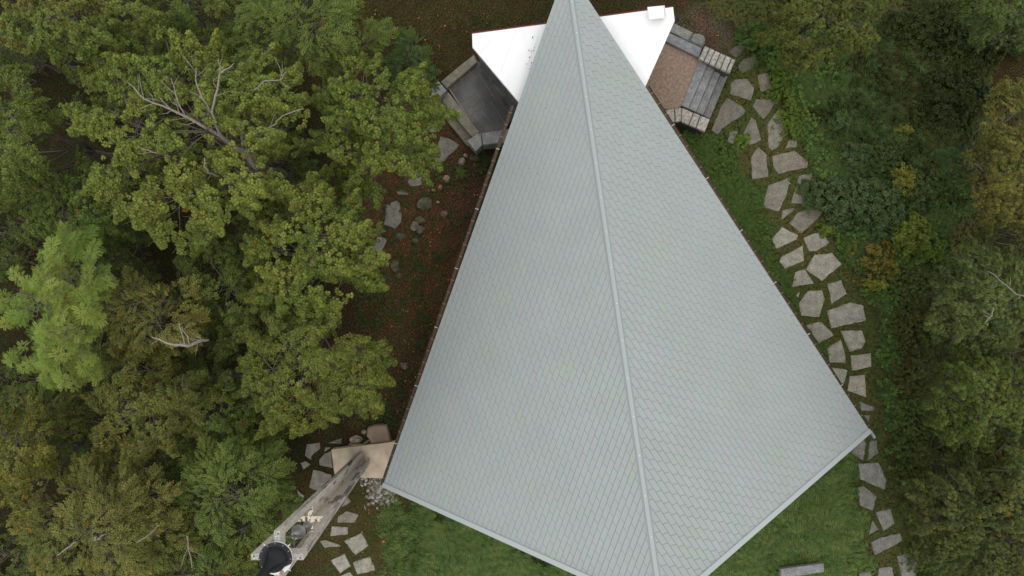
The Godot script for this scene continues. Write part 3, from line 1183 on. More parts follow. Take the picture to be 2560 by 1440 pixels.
var left_flags := [
	[1039,297,1065,265,1081,280,1080,285,1047,302], [1068,313,1092,316,1087,331,1074,330], [1132,351,1149,362,1095,417,1085,410,1100,340],
	[1019,453,1044,428,1067,433,1065,447,1050,464,1025,466], [990,480,1006,473,1027,483,1020,487,997,487], [965,512,997,498,1004,537,1003,556,989,572,960,562],
	[945,590,970,598,947,637,930,619], [896,694,925,681,922,714,897,717], [905,570,960,566,965,580,912,592],
	[767,1110,799,1107,800,1122,780,1138,777,1150,762,1138], [828,1128,811,1134,797,1150,799,1162,832,1170], [814,1118,828,1119,811,1131],
	[750,1157,764,1153,776,1162,759,1174], [783,1174,828,1186,829,1196,796,1228,773,1219], [820,1108,854,1095,854,1110], [867,1240,877,1254,852,1269,860,1254],
	[845,1290,866,1278,896,1286,886,1307,843,1306], [829,1316,870,1319,870,1336,825,1340], [800,1353,814,1350,854,1364,811,1370],
	[860,1353,903,1332,922,1364,889,1388], [826,1400,861,1384,877,1416,851,1434], [881,1406,925,1392,938,1426,893,1436], [849,1440,875,1429,890,1450,860,1470], [909,1258,915,1269,912,1277],
	[742,1225,760,1240,752,1256],
]

func build_paths() -> void:
	for side in 2:
		var root := Node3D.new()
		root.name = numbered("path", self)
		root.set_meta("kind", "structure")
		root.set_meta("label", "curving path of irregular granite flagstones right of the chapel" if side == 0 else "flagstone path along the wood left of the chapel and past the bell tower")
		add_child(root)
		for f in (right_flags if side == 0 else left_flags):
			var poly := outline(f, 0.02)
			stones.append(poly)
			var mid := Vector2.ZERO
			for q in poly: mid += q / poly.size()
			var v := 720 + mid.y * FOCAL / EYE
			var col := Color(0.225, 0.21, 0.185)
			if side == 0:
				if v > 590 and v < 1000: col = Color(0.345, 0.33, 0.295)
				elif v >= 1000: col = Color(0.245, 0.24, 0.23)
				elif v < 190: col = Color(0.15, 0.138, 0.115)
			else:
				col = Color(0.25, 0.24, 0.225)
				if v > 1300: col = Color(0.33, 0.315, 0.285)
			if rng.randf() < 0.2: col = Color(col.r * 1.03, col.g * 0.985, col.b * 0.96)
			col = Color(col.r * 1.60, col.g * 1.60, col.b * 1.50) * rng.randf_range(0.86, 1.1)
			col.a = 1
			var s := Shape.new()
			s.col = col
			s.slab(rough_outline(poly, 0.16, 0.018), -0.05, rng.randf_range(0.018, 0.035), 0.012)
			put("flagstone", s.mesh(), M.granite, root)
	for px in [[828, 1125, 1010, 1102, 1000, 1197, 899, 1194, 836, 1186], [1181, 130, 1060, 234, 1110, 300, 1170, 367, 1190, 379, 1300, 350, 1300, 200], [1674, 60, 1765, 85, 1840, 150, 1775, 300, 1762, 332, 1650, 300, 1600, 200]]:
		stones.append(outline(px, 0.02))
	var be := thing("stone_bench", "grey granite slab bench in the grass at the bottom edge right of the roof", "bench")
	block("seat_slab", [1952, 1423, 2059, 1408, 2061, 1430, 1952, 1447], 0.30, 0.44, Color(0.40, 0.41, 0.42), M.granite, be, 0.015, 0.004)
	block("leg", [1968, 1424, 1980, 1422, 1981, 1440, 1969, 1442], -0.05, 0.298, Color(0.3, 0.3, 0.3), M.granite, be, 0.0, 0.0)
	block("leg", [2036, 1414, 2048, 1412, 2049, 1428, 2037, 1430], -0.05, 0.298, Color(0.3, 0.3, 0.3), M.granite, be, 0.0, 0.0)

# ---------------------------------------------------------------- rocks
func rock_mesh(rx: float, ry: float, rz: float, seed_: int, rough := 0.35) -> ArrayMesh:
	var f := FastNoiseLite.new()
	f.seed = seed_
	f.frequency = 0.9
	var s := Shape.new()
	var ring := []
	var nu := 10
	var nv := 6
	for j in nv + 1:
		var row := []
		for i in nu:
			var th := PI * j / nv
			var ph := TAU * i / nu + j * 0.3
			var d := Vector3(sin(th) * cos(ph), cos(th), sin(th) * sin(ph))
			var k := 1.0 + rough * f.get_noise_3dv(d * 1.3) * 1.6
			row.append(Vector3(d.x * rx, d.y * ry, d.z * rz) * k)
		ring.append(row)
	for j in nv:
		for i in nu:
			var l := (i + 1) % nu
			s.up_tri(ring[j][i], ring[j][l], ring[j + 1][l], ring[j][i] + ring[j + 1][l])
			s.up_tri(ring[j][i], ring[j + 1][l], ring[j + 1][i], ring[j][i] + ring[j + 1][l])
	return s.mesh()


func build_rocks() -> void:
	var rocks := [
		# u, v, radius u, radius v, height, colour, label
		[1062, 508, 19, 15, 0.20, Color(0.13, 0.125, 0.085), "largest mossy rock in the row of rocks left of the roof"],
		[1051, 550, 13, 8, 0.15, Color(0.12, 0.115, 0.075), "flat mossy rock just below the largest rock left of the roof"],
		[1052, 573, 12, 10, 0.14, Color(0.14, 0.125, 0.09), "squarish brown rock below the two mossy rocks left of the roof"],
		[1036, 565, 10, 12, 0.17, Color(0.20, 0.185, 0.14), "pale rounded rock beside the squarish rock left of the roof"],
		[1109, 534, 9, 7, 0.10, Color(0.20, 0.165, 0.13), "lone pinkish rock nearer the roof than the row of rocks"],
		[1117, 447, 9, 9, 0.12, Color(0.27, 0.215, 0.155), "tan angular rock near the fern left of the roof"],
		[1101, 468, 6, 6, 0.10, Color(0.33, 0.19, 0.10), "small orange-brown rock below the tan angular rock"],
		[1083, 475, 6, 4, 0.08, Color(0.30, 0.20, 0.11), "little tan rock left of the orange-brown rock"],
		[1155, 404, 8, 10, 0.15, Color(0.21, 0.195, 0.15), "pale rock under the terrace corner stone"],
		[1164, 389, 6, 5, 0.10, Color(0.24, 0.225, 0.185), "small pale rock closest to the terrace corner stone"],
		[1185, 395, 12, 9, 0.12, Color(0.085, 0.085, 0.05), "dark mossy rock beneath the terrace wall by the roof edge"],
		[988, 664, 10, 13, 0.13, Color(0.12, 0.12, 0.085), "mossy rock among red leaves below the flagstones left of the roof"],
		[1000, 590, 14, 9, 0.12, Color(0.10, 0.10, 0.065), "low mossy rock below the pale rounded rock"],
		[1038, 600, 8, 7, 0.10, Color(0.11, 0.115, 0.08), "small mossy rock under the leaves right of the low mossy rock"],
		[957, 722, 6, 5, 0.08, Color(0.29, 0.22, 0.17), "small pink-white rock at the lower end of the red leaf patch"],
		[997, 690, 5, 7, 0.08, Color(0.13, 0.13, 0.10), "small grey rock right below the mossy rock among red leaves"],
		[936, 917, 10, 8, 0.18, Color(0.16, 0.145, 0.12), "grey rock at the edge of the crown, left of the dark row"],
		[968, 913, 8, 6, 0.14, Color(0.18, 0.16, 0.13), "middle brown rock in the dark row left of the roof"],
		[986, 911, 9, 6, 0.14, Color(0.20, 0.17, 0.13), "tan rock beside the middle rock in the dark row"],
		[1011, 914, 11, 8, 0.16, Color(0.19, 0.18, 0.13), "pointed pale rock nearest the roof in the dark row"],
		[1094, 505, 4, 3, 0.06, Color(0.33, 0.30, 0.26), "tiny whitish rock right of the largest mossy rock"],
		[891, 1098, 15, 11, 0.25, Color(0.34, 0.29, 0.22), "pale tan rock above the concrete slab by the tree edge"],
		[893, 1113, 14, 7, 0.30, Color(0.32, 0.27, 0.19), "flat tan rock against the upper edge of the concrete slab"],
		[912, 1079, 7, 6, 0.2, Color(0.30, 0.265, 0.22), "small grey rock behind the pale tan rock above the slab"],
		[880, 1112, 7, 7, 0.2, Color(0.27, 0.24, 0.19), "small tan rock left of the flat tan rock by the slab"],
	]
	for i in rocks.size():
		var r: Array = rocks[i]
		var p := at(r[0], r[1], 0.05)
		var t := thing("rock", r[6], "rock", Vector3(p.x, 0.0, p.z), "rocks left of the chapel")
		var sc := EYE / FOCAL
		var m: StandardMaterial3D = M.stone.duplicate()
		m.vertex_color_use_as_albedo = false
		m.albedo_color = (r[5] * 1.7).linear_to_srgb()
		var q := put("body", rock_mesh(r[2] * sc * 1.05, r[4], r[3] * sc * 1.05, 100 + i), m, t, Vector3(0, r[4] * 0.25, 0))
		q.rotation.y = rng.randf() * TAU
		q.rotation.y = rng.randf_range(-0.3, 0.3)
	var br := thing("boulder", "broad flat-topped brown boulder between the concrete slab and the roof edge", "boulder")
	block("body", [918, 1070, 930, 1065, 965, 1064, 972, 1085, 977, 1106, 930, 1112, 916, 1090], -0.05, 0.35, Color(0.36, 0.275, 0.195), M.concrete, br, 0.05, 0.02)
	var dr := thing("drain_channel", "short concrete channel against the upper edge of the slab at the tower foot", "channel")
	block("left_lip", [906, 1110, 926, 1096, 930, 1098, 912, 1113], -0.05, 0.3, Color(0.22, 0.19, 0.15), M.concrete, dr, 0.01, 0.0)
	block("right_lip", [921, 1111, 932, 1099, 936, 1101, 928, 1111], -0.05, 0.3, Color(0.25, 0.22, 0.17), M.concrete, dr, 0.01, 0.0)
	# a red-orange ball left on the lawn
	var p := at(959, 1353, 0.05)
	var ball := Shape.new()
	ball.lathe(Vector3.ZERO, [Vector2(0, -0.05), Vector2(0.03, -0.042), Vector2(0.05, 0), Vector2(0.03, 0.042), Vector2(0, 0.05)], 14)
	var bo := put("ball", ball.mesh(), mat(Color(0.75, 0.10, 0.03), 0.4, 0.5), self, Vector3(p.x, 0.06, p.z))
	tag(bo, "small orange-red ball lying on the grass below the bell tower", "ball")
	# pebbles washed out under the gutter end
	var pm := rock_mesh(0.05, 0.035, 0.042, 5, 0.25)
	var pl := []
	var tc := PackedColorArray()
	for i in 420:
		var u := rng.randf_range(900, 985)
		var v := rng.randf_range(1192, 1262)
		if i > 250:
			u = rng.randfn(952, 16)
			v = rng.randfn(1226, 16)
		if v < 1200 and u < 905: continue
		if i <= 250 and v > 1215 and u < 930: continue
		var w := at(u, v, 0)
		var k := rng.randf_range(0.5, 1.5)
		pl.append(Transform3D(Basis(Vector3.UP, rng.randf() * TAU).scaled(Vector3.ONE * k), Vector3(w.x, 0.02 * k, w.z)))
		tc.append([Color(0.30, 0.28, 0.235), Color(0.19, 0.18, 0.16), Color(0.26, 0.22, 0.165), Color(0.13, 0.12, 0.11), Color(0.42, 0.40, 0.36)][rng.randi() % 5])
	var pb := many("pebbles", pm, M.litter, pl, tc)
	pb.set_meta("kind", "stuff")
	tag(pb, "washed-out pebbles under the gutter end at the left roof corner", "pebbles")

# ---------------------------------------------------------------- plants
func leaf(s: Shape, base: Vector3, tip: Vector3, up: Vector3, w: float, fold := 0.25) -> void:
	var d := tip - base
	var side := d.cross(up).normalized() * w * 0.5
	var m := base + d * 0.5 - up.normalized() * w * fold * 0.5
	var a := base + d * 0.42 + side + up.normalized() * w * fold * 0.3
	var b := base + d * 0.42 - side + up.normalized() * w * fold * 0.3
	var a2 := base + d * 0.78 + side * 0.72 + up.normalized() * w * fold * 0.2
	var b2 := base + d * 0.78 - side * 0.72 + up.normalized() * w * fold * 0.2
	s.up_tri(base, m, a, up)
	s.up_tri(base, b, m, up)
	s.up_tri(m, a2, a, up)
	s.up_tri(m, tip, a2, up)
	s.up_tri(m, b, b2, up)
	s.up_tri(m, b2, tip, up)


func leafcol(k: float) -> Color:
	return Color(k, k, k * 0.97)


func rosette(count: int, length: float, w: float, seed_: int, lift_lo := 0.05, lift_hi := 0.9) -> ArrayMesh:
	var r := RandomNumberGenerator.new()
	r.seed = seed_
	var s := Shape.new()
	for i in count:
		var t := TAU * i * 0.381966 + r.randf_range(-0.25, 0.25)
		var el := lerpf(lift_lo, lift_hi, pow(float(i) / count, 1.3)) + r.randf_range(-0.15, 0.15)
		var d := Vector3(cos(t) * cos(el), sin(el), sin(t) * cos(el))
		var up := Vector3(-cos(t) * sin(el), cos(el), -sin(t) * sin(el))
		up = up.rotated(d, r.randf_range(-0.5, 0.5))
		var l := length * r.randf_range(0.75, 1.1)
		var b := d * length * r.randf_range(0.1, 0.3)
		s.col = leafcol(0.5 + 1.25 * pow(r.randf(), 1.4))
		leaf(s, b, b + d * l - Vector3.UP * l * 0.12, up, w * r.randf_range(0.85, 1.1))
	return s.mesh()


func spray(pairs: int, length: float, leaf_l: float, w: float, seed_: int) -> ArrayMesh:
	# a twig with leaves in two rows and one at its end, growing along +x
	var r := RandomNumberGenerator.new()
	r.seed = seed_
	var s := Shape.new()
	for i in pairs:
		var x := length * (i + 0.3) / pairs
		for sg in [-1.0, 1.0]:
			var a: float = sg * r.randf_range(0.6, 1.15)
			var el := r.randf_range(-0.1, 0.5)
			var d := Vector3(cos(a) * cos(el), sin(el), sin(a) * cos(el))
			var b := Vector3(x + r.randf_range(-0.01, 0.01), r.randf_range(-0.01, 0.02), 0)
			var l := leaf_l * r.randf_range(0.75, 1.12)
			var up := Vector3(r.randf_range(-0.4, 0.4), 1, r.randf_range(-0.5, 0.5)).normalized()
			s.col = leafcol(0.5 + 1.25 * pow(r.randf(), 1.4))
			leaf(s, b, b + d * l, up, w * r.randf_range(0.85, 1.1))
	s.col = leafcol(1.08)
	leaf(s, Vector3(length, 0, 0), Vector3(length + leaf_l, 0.02, 0), Vector3.UP, w)
	return s.mesh()


func pinnate(count: int, length: float, seed_: int) -> ArrayMesh:
	# several feather leaves from one bud, as on a rowan
	var r := RandomNumberGenerator.new()
	r.seed = seed_
	var s := Shape.new()
	for i in count:
		var t := TAU * i / count + r.randf_range(-0.3, 0.3)
		var el := r.randf_range(-0.1, 0.5)
		var d := Vector3(cos(t) * cos(el), sin(el), sin(t) * cos(el))
		var up := Vector3(-cos(t) * sin(el), cos(el), -sin(t) * sin(el)).rotated(d, r.randf_range(-0.4, 0.4))
		var side := d.cross(up).normalized()
		var l := length * r.randf_range(0.8, 1.1)
		s.col = leafcol(r.randf_range(0.8, 1.15))
		for j in 7:
			var x := 0.2 + 0.8 * j / 7.0
			var ll := l * 0.34 * (1.0 - 0.5 * absf(x - 0.55))
			for sg in [-1.0, 1.0]:
				var b: Vector3 = d * l * x - up * l * 0.18 * x * x
				var q: Vector3 = b + (side * sg * 0.88 + d * 0.48) * ll
				var hw: Vector3 = d * ll * 0.17
				s.up_tri(b, (b + q) / 2 + hw, q, up)
				s.up_tri(b, q, (b + q) / 2 - hw, up)
	return s.mesh()


func curve(a: Vector3, b: Vector3, bend: Vector3, steps: int) -> PackedVector3Array:
	var out := PackedVector3Array()
	for i in steps + 1:
		var t := float(i) / steps
		var p := a.lerp(b, t) + bend * 4.0 * t * (1.0 - t)
		if i > 0 and i < steps:
			p += Vector3(rng.randf_range(-1, 1), rng.randf_range(-1, 1), rng.randf_range(-1, 1)) * 0.02 * a.distance_to(b)
		out.append(p)
	return out


func taper(r0: float, r1: float, n: int) -> PackedFloat32Array:
	var out := PackedFloat32Array()
	for i in n:
		out.append(lerpf(r0, r1, float(i) / (n - 1)))
	return out


func tree(called: String, label: String, group: String, u: float, v: float, ru: float, rv: float, top: float, opt := {}) -> Node3D:
	# crown centre and radii as the photograph shows them; top is the crown's height
	var hc := top - 0.8
	var sc := (EYE - hc) / FOCAL
	var centre := at(u, v, hc)
	var rx := ru * sc
	var rz := rv * sc
	var base: Vector3 = Vector3(centre.x, 0, centre.z) + Vector3(centre.x, 0, centre.z) * (hc / (EYE - hc)) * opt.get("spread", 0.6 if group.contains("right") else 0.0) + Vector3(opt.get("lean_x", 0.0), 0, opt.get("lean_z", 0.0))
	var t := thing(called, label, "tree" if not called.contains("shrub") else "shrub", base, group)
	var c := Vector3(centre.x, 0, centre.z) - base
	var col_a: Color = opt.get("col", Color(0.085, 0.105, 0.022))
	var col_b: Color = opt.get("col2", Color(0.105, 0.115, 0.022))
	var mesh: Mesh = opt.get("mesh", M.rosette)
	var spacing: float = opt.get("spacing", 0.104)
	var drop: float = opt.get("drop", 1.6)
	var size: float = opt.get("size", 1.0)
	var barkcol: Color = opt.get("bark", Color(0.20, 0.175, 0.145))
	var fork: float = opt.get("fork", top * 0.45)
	var trunk := Shape.new()
	trunk.col = barkcol
	var r0: float = opt.get("trunk", 0.05 + 0.035 * maxf(rx, rz))
	var forkp := c * 0.6 + Vector3(0, fork, 0)
	var path := curve(Vector3(0, -0.1, 0), forkp, Vector3(rng.randf_range(-0.1, 0.1), 0, rng.randf_range(-0.1, 0.1)), 5)
	trunk.tube(path, taper(r0 * 1.25, r0 * 0.8, path.size()), 9)
	put("trunk", trunk.mesh(), M.bark, t)
	# limbs to points round the crown
	var nl := clampi(int(4 + (rx + rz) * 1.1), 5, 9)
	var limbs := []
	for i in nl:
		var a := TAU * (i + rng.randf_range(-0.3, 0.3)) / nl
		var k := rng.randf_range(0.45, 0.62) if i > 0 else 0.1
		var q := c + Vector3(cos(a) * rx * k, top - 0.95 - drop * k * k * rng.randf_range(0.6, 1.2), sin(a) * rz * k)
		var pts := curve(forkp, q, Vector3(0, -0.25, 0), 5)
		var s := Shape.new()
		s.col = barkcol * rng.randf_range(0.85, 1.1)
		s.tube(pts, taper(r0 * 0.42, 0.015, pts.size()), 7)
		limbs.append([pts, s])
	# boughs: flattish fans of twigs, over a lower, looser layer
	var fans := []
	var area := PI * rx * rz
	var cover: float = opt.get("cover", 1.55)
	var bough: float = opt.get("bough", 0.62)
	var n1 := int(area * cover * 2.4 / (bough * bough * 1.35))
	var tries := 0
	while fans.size() < n1 and tries < n1 * 30:
		tries += 1
		var a := rng.randf() * TAU
		var k := sqrt(rng.randf())
		var lobe := 0.93 + 0.13 * sin(a * 3.0 + u) + 0.09 * sin(a * 7.0 + v)
		if k > lobe: continue
		k = minf(k, 1.05)
		var p := Vector3(cos(a) * rx * k * 0.93, 0, sin(a) * rz * k * 0.93)
		var y: float = top - drop * k * k - rng.randf_range(0, 0.9) + 0.35 * noise_a.get_noise_2d(p.x * 3.0 + u, p.z * 3.0)
		if fans.size() > n1 * 0.62: y -= rng.randf_range(0.6, 2.4)
		y = maxf(y, 0.35)
		p = at(u + cos(a) * ru * k * 0.93, v + sin(a) * rv * k * 0.93, y) - centre
		var out := Vector3(p.x / rx, 0, p.z / rz)
		out = (out.normalized() * (0.4 + k) + Vector3(rng.randf_range(-1, 1), 0, rng.randf_range(-1, 1)) * 0.75).normalized()
		var ok := true
		for f in fans:
			if f[0].distance_to(c + Vector3(p.x, y, p.z)) < bough * 0.29: ok = false
		if ok:
			fans.append([c + Vector3(p.x, y, p.z), out, k])
	var places := []
	var tints := PackedColorArray()
	for f in fans:
		var o: Vector3 = f[0]
		var d: Vector3 = f[1]
		var side := Vector3(-d.z, 0, d.x)
		var len_ := bough * rng.randf_range(0.8, 1.6)
		var wid := bough * rng.randf_range(0.34, 0.56)
		var start := o - d * len_ * 0.55
		var best := 0
		var bi := 0
		var bd := 1e9
		for i in limbs.size():
			for j in range(2, limbs[i][0].size()):
				var dist: float = limbs[i][0][j].distance_to(start)
				if dist < bd:
					bd = dist
					best = i
					bi = j
		var pts := curve(limbs[best][0][bi], start, Vector3(0, 0.08, 0), 3)
		pts.append(start + d * len_ * 0.5 + Vector3(0, 0.03, 0))
		pts.append(start + d * len_ * 1.05)
		limbs[best][1].tube(pts, taper(0.012 + 0.004 * bd, 0.004, pts.size()), 5, false)
		for tw in 4:
			var q0 := start + d * len_ * (0.15 + 0.2 * tw)
			var sg := 1.0 if tw % 2 else -1.0
			limbs[best][1].tube(PackedVector3Array([q0, q0 + d * 0.12 + side * sg * wid * 0.4 + Vector3(0, -0.01, 0), q0 + d * 0.26 + side * sg * wid * 0.8]), PackedFloat32Array([0.006, 0.005, 0.003]), 4, false)
		var n := int(len_ * wid * 2.7 / (spacing * spacing))
		var hue := clampf(0.5 + 0.9 * noise_a.get_noise_2d(o.x * 1.5 + u * 0.1, o.z * 1.5 + v * 0.1) + rng.randf_range(-0.3, 0.3), 0, 1)
		for i in n:
			var x := sqrt(rng.randf()) * 1.12
			var w := wid * (0.35 + 0.65 * sin(PI * clampf(x * 0.62 + 0.25, 0, 1)))
			if x > 0.6: w *= (1.22 - x) / 0.62
			var y := rng.randf_range(-1, 1)
			var p := start + d * x * len_ + side * y * w
			p.y += 0.10 * (1.0 - y * y) - 0.22 * x * x * 0.5 + rng.randf_range(-0.07, 0.05) - 0.06 * absf(y)
			if hides_limb(p + base): continue
			var dirv := (d * (0.5 + x) + side * y * 1.3).normalized()
			var tilt := dirv * 0.22 + Vector3(rng.randf_range(-0.3, 0.3), 1.0, rng.randf_range(-0.3, 0.3))
			var up := tilt.normalized()
			var fx := (dirv - up * dirv.dot(up)).normalized()
			if fx.is_zero_approx(): fx = Vector3.RIGHT
			var b := Basis(fx, up, fx.cross(up)).rotated(up, rng.randf_range(-0.5, 0.5))
			places.append(Transform3D(b.scaled(Vector3.ONE * size * rng.randf_range(0.75, 1.15)), p))
			var col := col_a.lerp(col_b, clampf(hue + rng.randf_range(-0.3, 0.3), 0, 1)) * rng.randf_range(0.95, 1.75)
			if rng.randf() < opt.get("yellow", 0.007): col = Color(0.22, 0.15, 0.03) * rng.randf_range(0.7, 1.1)
			col.a = 1
			tints.append(col)
	for l in limbs:
		put("limb", l[1].mesh(), M.bark, t)
	many("crown", mesh, M.leaf, places, tints, t).set_meta("kind", "stuff")
	return t


var bare := {
	"big": [[640, 420, 6.9, 24, 605, 378, 7.3, 22, 545, 336, 7.9, 17, 490, 305, 8.3, 13, 430, 275, 8.7, 9, 360, 247, 9.0, 6, 318, 205, 9.1, 3],
		[560, 345, 7.7, 14, 538, 310, 8.2, 12, 530, 285, 8.5, 10, 538, 240, 8.8, 8, 549, 185, 9.1, 6, 585, 158, 9.25, 3], [552, 175, 9.1, 5, 545, 145, 9.2, 3],
		[530, 285, 8.5, 8, 505, 245, 8.8, 6, 490, 205, 9.0, 5, 490, 170, 9.2, 3], [468, 296, 8.4, 6, 445, 255, 8.8, 5, 427, 195, 9.1, 3],
		[430, 275, 8.7, 5, 400, 245, 9.0, 3], [604, 372, 7.2, 9, 605, 330, 7.6, 7, 603, 300, 7.9, 5], [425, 392, 8.2, 7, 380, 380, 8.5, 5, 345, 365, 8.7, 3],
		[640, 355, 7.0, 8, 655, 330, 7.6, 7, 690, 310, 8.1, 6, 705, 290, 8.4, 4, 760, 272, 8.7, 3], [635, 225, 8.2, 5, 660, 203, 8.5, 5, 700, 200, 8.8, 4, 715, 180, 9.0, 3],
		[545, 440, 7.6, 9, 520, 432, 7.9, 8, 510, 415, 8.2, 6, 512, 395, 8.4, 4]],
	"ye": [[520, 850, 6.2, 9, 500, 852, 6.6, 14, 470, 865, 7.0, 13, 435, 862, 7.1, 10, 405, 852, 7.2, 7, 378, 842, 7.3, 4], [462, 864, 7.0, 5, 455, 835, 7.2, 5, 448, 805, 7.4, 3], [474, 860, 7.0, 5, 465, 835, 7.2, 4, 455, 818, 7.3, 3]],
	"lo": [[290, 1310, 6.3, 8, 265, 1335, 6.8, 8, 235, 1352, 7.0, 6, 240, 1342, 7.1, 4], [395, 1315, 6.4, 6, 375, 1335, 6.8, 5, 340, 1358, 7.0, 3], [190, 1355, 6.8, 5, 165, 1372, 7.0, 6, 140, 1390, 7.1, 3], [468, 1340, 6.6, 5, 470, 1370, 6.8, 4, 480, 1420, 7.0, 3]],
	"rt": [[2575, 745, 5.4, 4, 2540, 735, 5.8, 3.5, 2515, 712, 6.0, 3, 2470, 678, 6.2, 2], [2484, 770, 5.8, 5, 2480, 790, 6.0, 4, 2462, 808, 6.1, 2]],
}


func hides_limb(p: Vector3) -> bool:
	# twigs do not grow through the big bare limbs or shade them closely from above
	var e := EYE - p.y
	var q := Vector2(1280 + p.x * FOCAL / e, 720 + p.z * FOCAL / e)
	for key in bare:
		for a in bare[key]:
			if absf(a[0] - q.x) > 320 or absf(a[1] - q.y) > 260: continue
			for i in range(0, a.size() - 4, 4):
				var g := Geometry2D.get_closest_point_to_segment(q, Vector2(a[i], a[i + 1]), Vector2(a[i + 4], a[i + 5]))
				if g.distance_to(q) < a[i + 3] * 0.5 + 3.5 and p.y > minf(a[i + 2], a[i + 6]) - 0.1:
					return rng.randf() < (0.93 if a[i + 3] > 8 else 0.75)
	return false


func build_trees() -> void:
	M.rosette = rosette(10, 0.088, 0.043, 11, 0.0, 0.75)
	M.rosette_b = rosette(10, 0.080, 0.038, 13, 0.0, 0.75)
	M.spray = spray(4, 0.19, 0.078, 0.045, 17)
	M.spray_small = spray(5, 0.17, 0.058, 0.032, 23)
	M.small = rosette(12, 0.058, 0.031, 29)
	M.rowan = pinnate(6, 0.21, 31)
	var W := "trees of the wood left of the chapel"
	var G1 := Color(0.106, 0.140, 0.031)
	var G2 := Color(0.158, 0.178, 0.037)
	var D1 := Color(0.082, 0.114, 0.028)
	var D2 := Color(0.112, 0.136, 0.031)
	var Y1 := Color(0.096, 0.110, 0.029)
	var Y2 := Color(0.142, 0.138, 0.036)
	# the big pale-limbed beech in the upper left
	var big := tree("beech_tree", "large yellow-green beech with pale bare limbs forking in the upper left", W, 480, 330, 340, 300, 9.0, {"col": G1, "col2": G2, "mesh": M.rosette, "cover": 1.15, "drop": 1.8, "bough": 0.68, "lean_x": 0.3, "lean_z": 0.2, "trunk": 0.17})
	show_limbs(big, bare["big"])
	tree("beech_tree", "bright green beech whose boughs hang over the terrace corner", W, 950, 310, 185, 190, 7.6, {"col": G1, "col2": Color(0.125, 0.15, 0.028), "cover": 1.5, "lean_x": -0.8})
	tree("beech_tree", "broad green beech beside the flagstones in the middle of the wood", W, 775, 620, 200, 210, 7.8, {"col": Color(0.088, 0.118, 0.024), "col2": G2, "cover": 1.5, "mesh": M.rosette})
	tree("rowan_tree", "light green rowan with feathery leaves at the left edge", W, 150, 770, 150, 225, 8.2, {"col": Color(0.098, 0.152, 0.028), "col2": Color(0.15, 0.18, 0.036), "mesh": M.rowan, "spacing": 0.20, "cover": 1.0, "bough": 0.5, "bark": Color(0.28, 0.25, 0.21)})
	var ye := tree("beech_tree", "yellowing olive beech with one pale curved limb right of the rowan", W, 375, 790, 130, 105, 7.2, {"col": Y1, "col2": Y2, "mesh": M.spray_small, "yellow": 0.02, "cover": 1.4, "spacing": 0.10})
	show_limbs(ye, bare["ye"])
	tree("beech_tree", "olive green beech in front of the yellowing one at lower left", W, 360, 1010, 180, 150, 7.4, {"col": Y1, "col2": Color(0.130, 0.13, 0.028), "mesh": M.rosette_b, "cover": 1.45})
	tree("beech_tree", "dense green beech above the concrete slab of the bell tower", W, 768, 935, 208, 165, 7.4, {"col": D2, "col2": Color(0.125, 0.142, 0.028), "cover": 1.5, "mesh": M.rosette_b})
	var lo := tree("beech_tree", "amber-tinged beech in the lower left corner with bare crooked limbs", W, 270, 1310, 240, 150, 7.0, {"col": Y1, "col2": Y2, "mesh": M.spray_small, "yellow": 0.02, "cover": 1.5, "spacing": 0.10})
	show_limbs(lo, bare["lo"])
	tree("beech_tree", "dark green beech just left of the bell tower", W, 585, 1240, 155, 195, 6.4, {"spread": 0.8, "col": D1, "col2": D2, "mesh": M.spray_small, "cover": 1.6, "spacing": 0.10})
	tree("beech_tree", "small-leaved green tree cut by the left edge below the top corner", W, 45, 320, 100, 190, 7.6, {"col": D2, "col2": G1, "mesh": M.rosette_b})
	tree("beech_tree", "yellow-tipped beech filling the top left corner", W, 170, 40, 210, 110, 8.2, {"col": G1, "col2": Y2, "yellow": 0.02, "cover": 1.45})
	tree("beech_tree", "dark leafy tree at the top edge left of the bare soil", W, 760, 70, 200, 130, 6.6, {"col": D1, "col2": D2, "mesh": M.spray_small, "spacing": 0.10, "cover": 1.6})
	tree("beech_tree", "yellow-green tree cut by the left edge in the lower part", W, 35, 1150, 90, 170, 7.4, {"col": Y1, "col2": Color(0.145, 0.145, 0.03), "mesh": M.rosette_b})
	tree("beech_tree", "dark green tree in the shade between the rowan and the large beech", W, 200, 520, 150, 120, 6.2, {"col": D1, "col2": G1, "mesh": M.rosette})
	tree("beech_tree", "shaded dark tree at the top edge between the two bright crowns", W, 460, 20, 130, 90, 6.2, {"col": D1, "col2": D2, "mesh": M.rosette_b})
	tree("beech_tree", "shaded green tree in the heart of the wood under brighter crowns", W, 560, 720, 150, 190, 5.8, {"col": D1, "col2": D2, "mesh": M.rosette_b, "cover": 1.5})
	tree("beech_tree", "dark lower tree left of the olive beech by the rowan's foot", W, 120, 1060, 120, 130, 5.2, {"col": D1, "col2": Color(0.085, 0.09, 0.022), "mesh": M.spray_small, "spacing": 0.10})
	tree("beech_tree", "shaded tree between the dense beech and the lower left crowns", W, 530, 1040, 120, 150, 5.6, {"col": D1, "col2": D2, "mesh": M.rosette_b, "cover": 1.5})
	tree("beech_tree", "green tree hanging into the bottom edge left of the tower top", W, 480, 1440, 190, 90, 5.8, {"col": D1, "col2": Y1, "mesh": M.spray_small, "spacing": 0.10, "cover": 1.6})
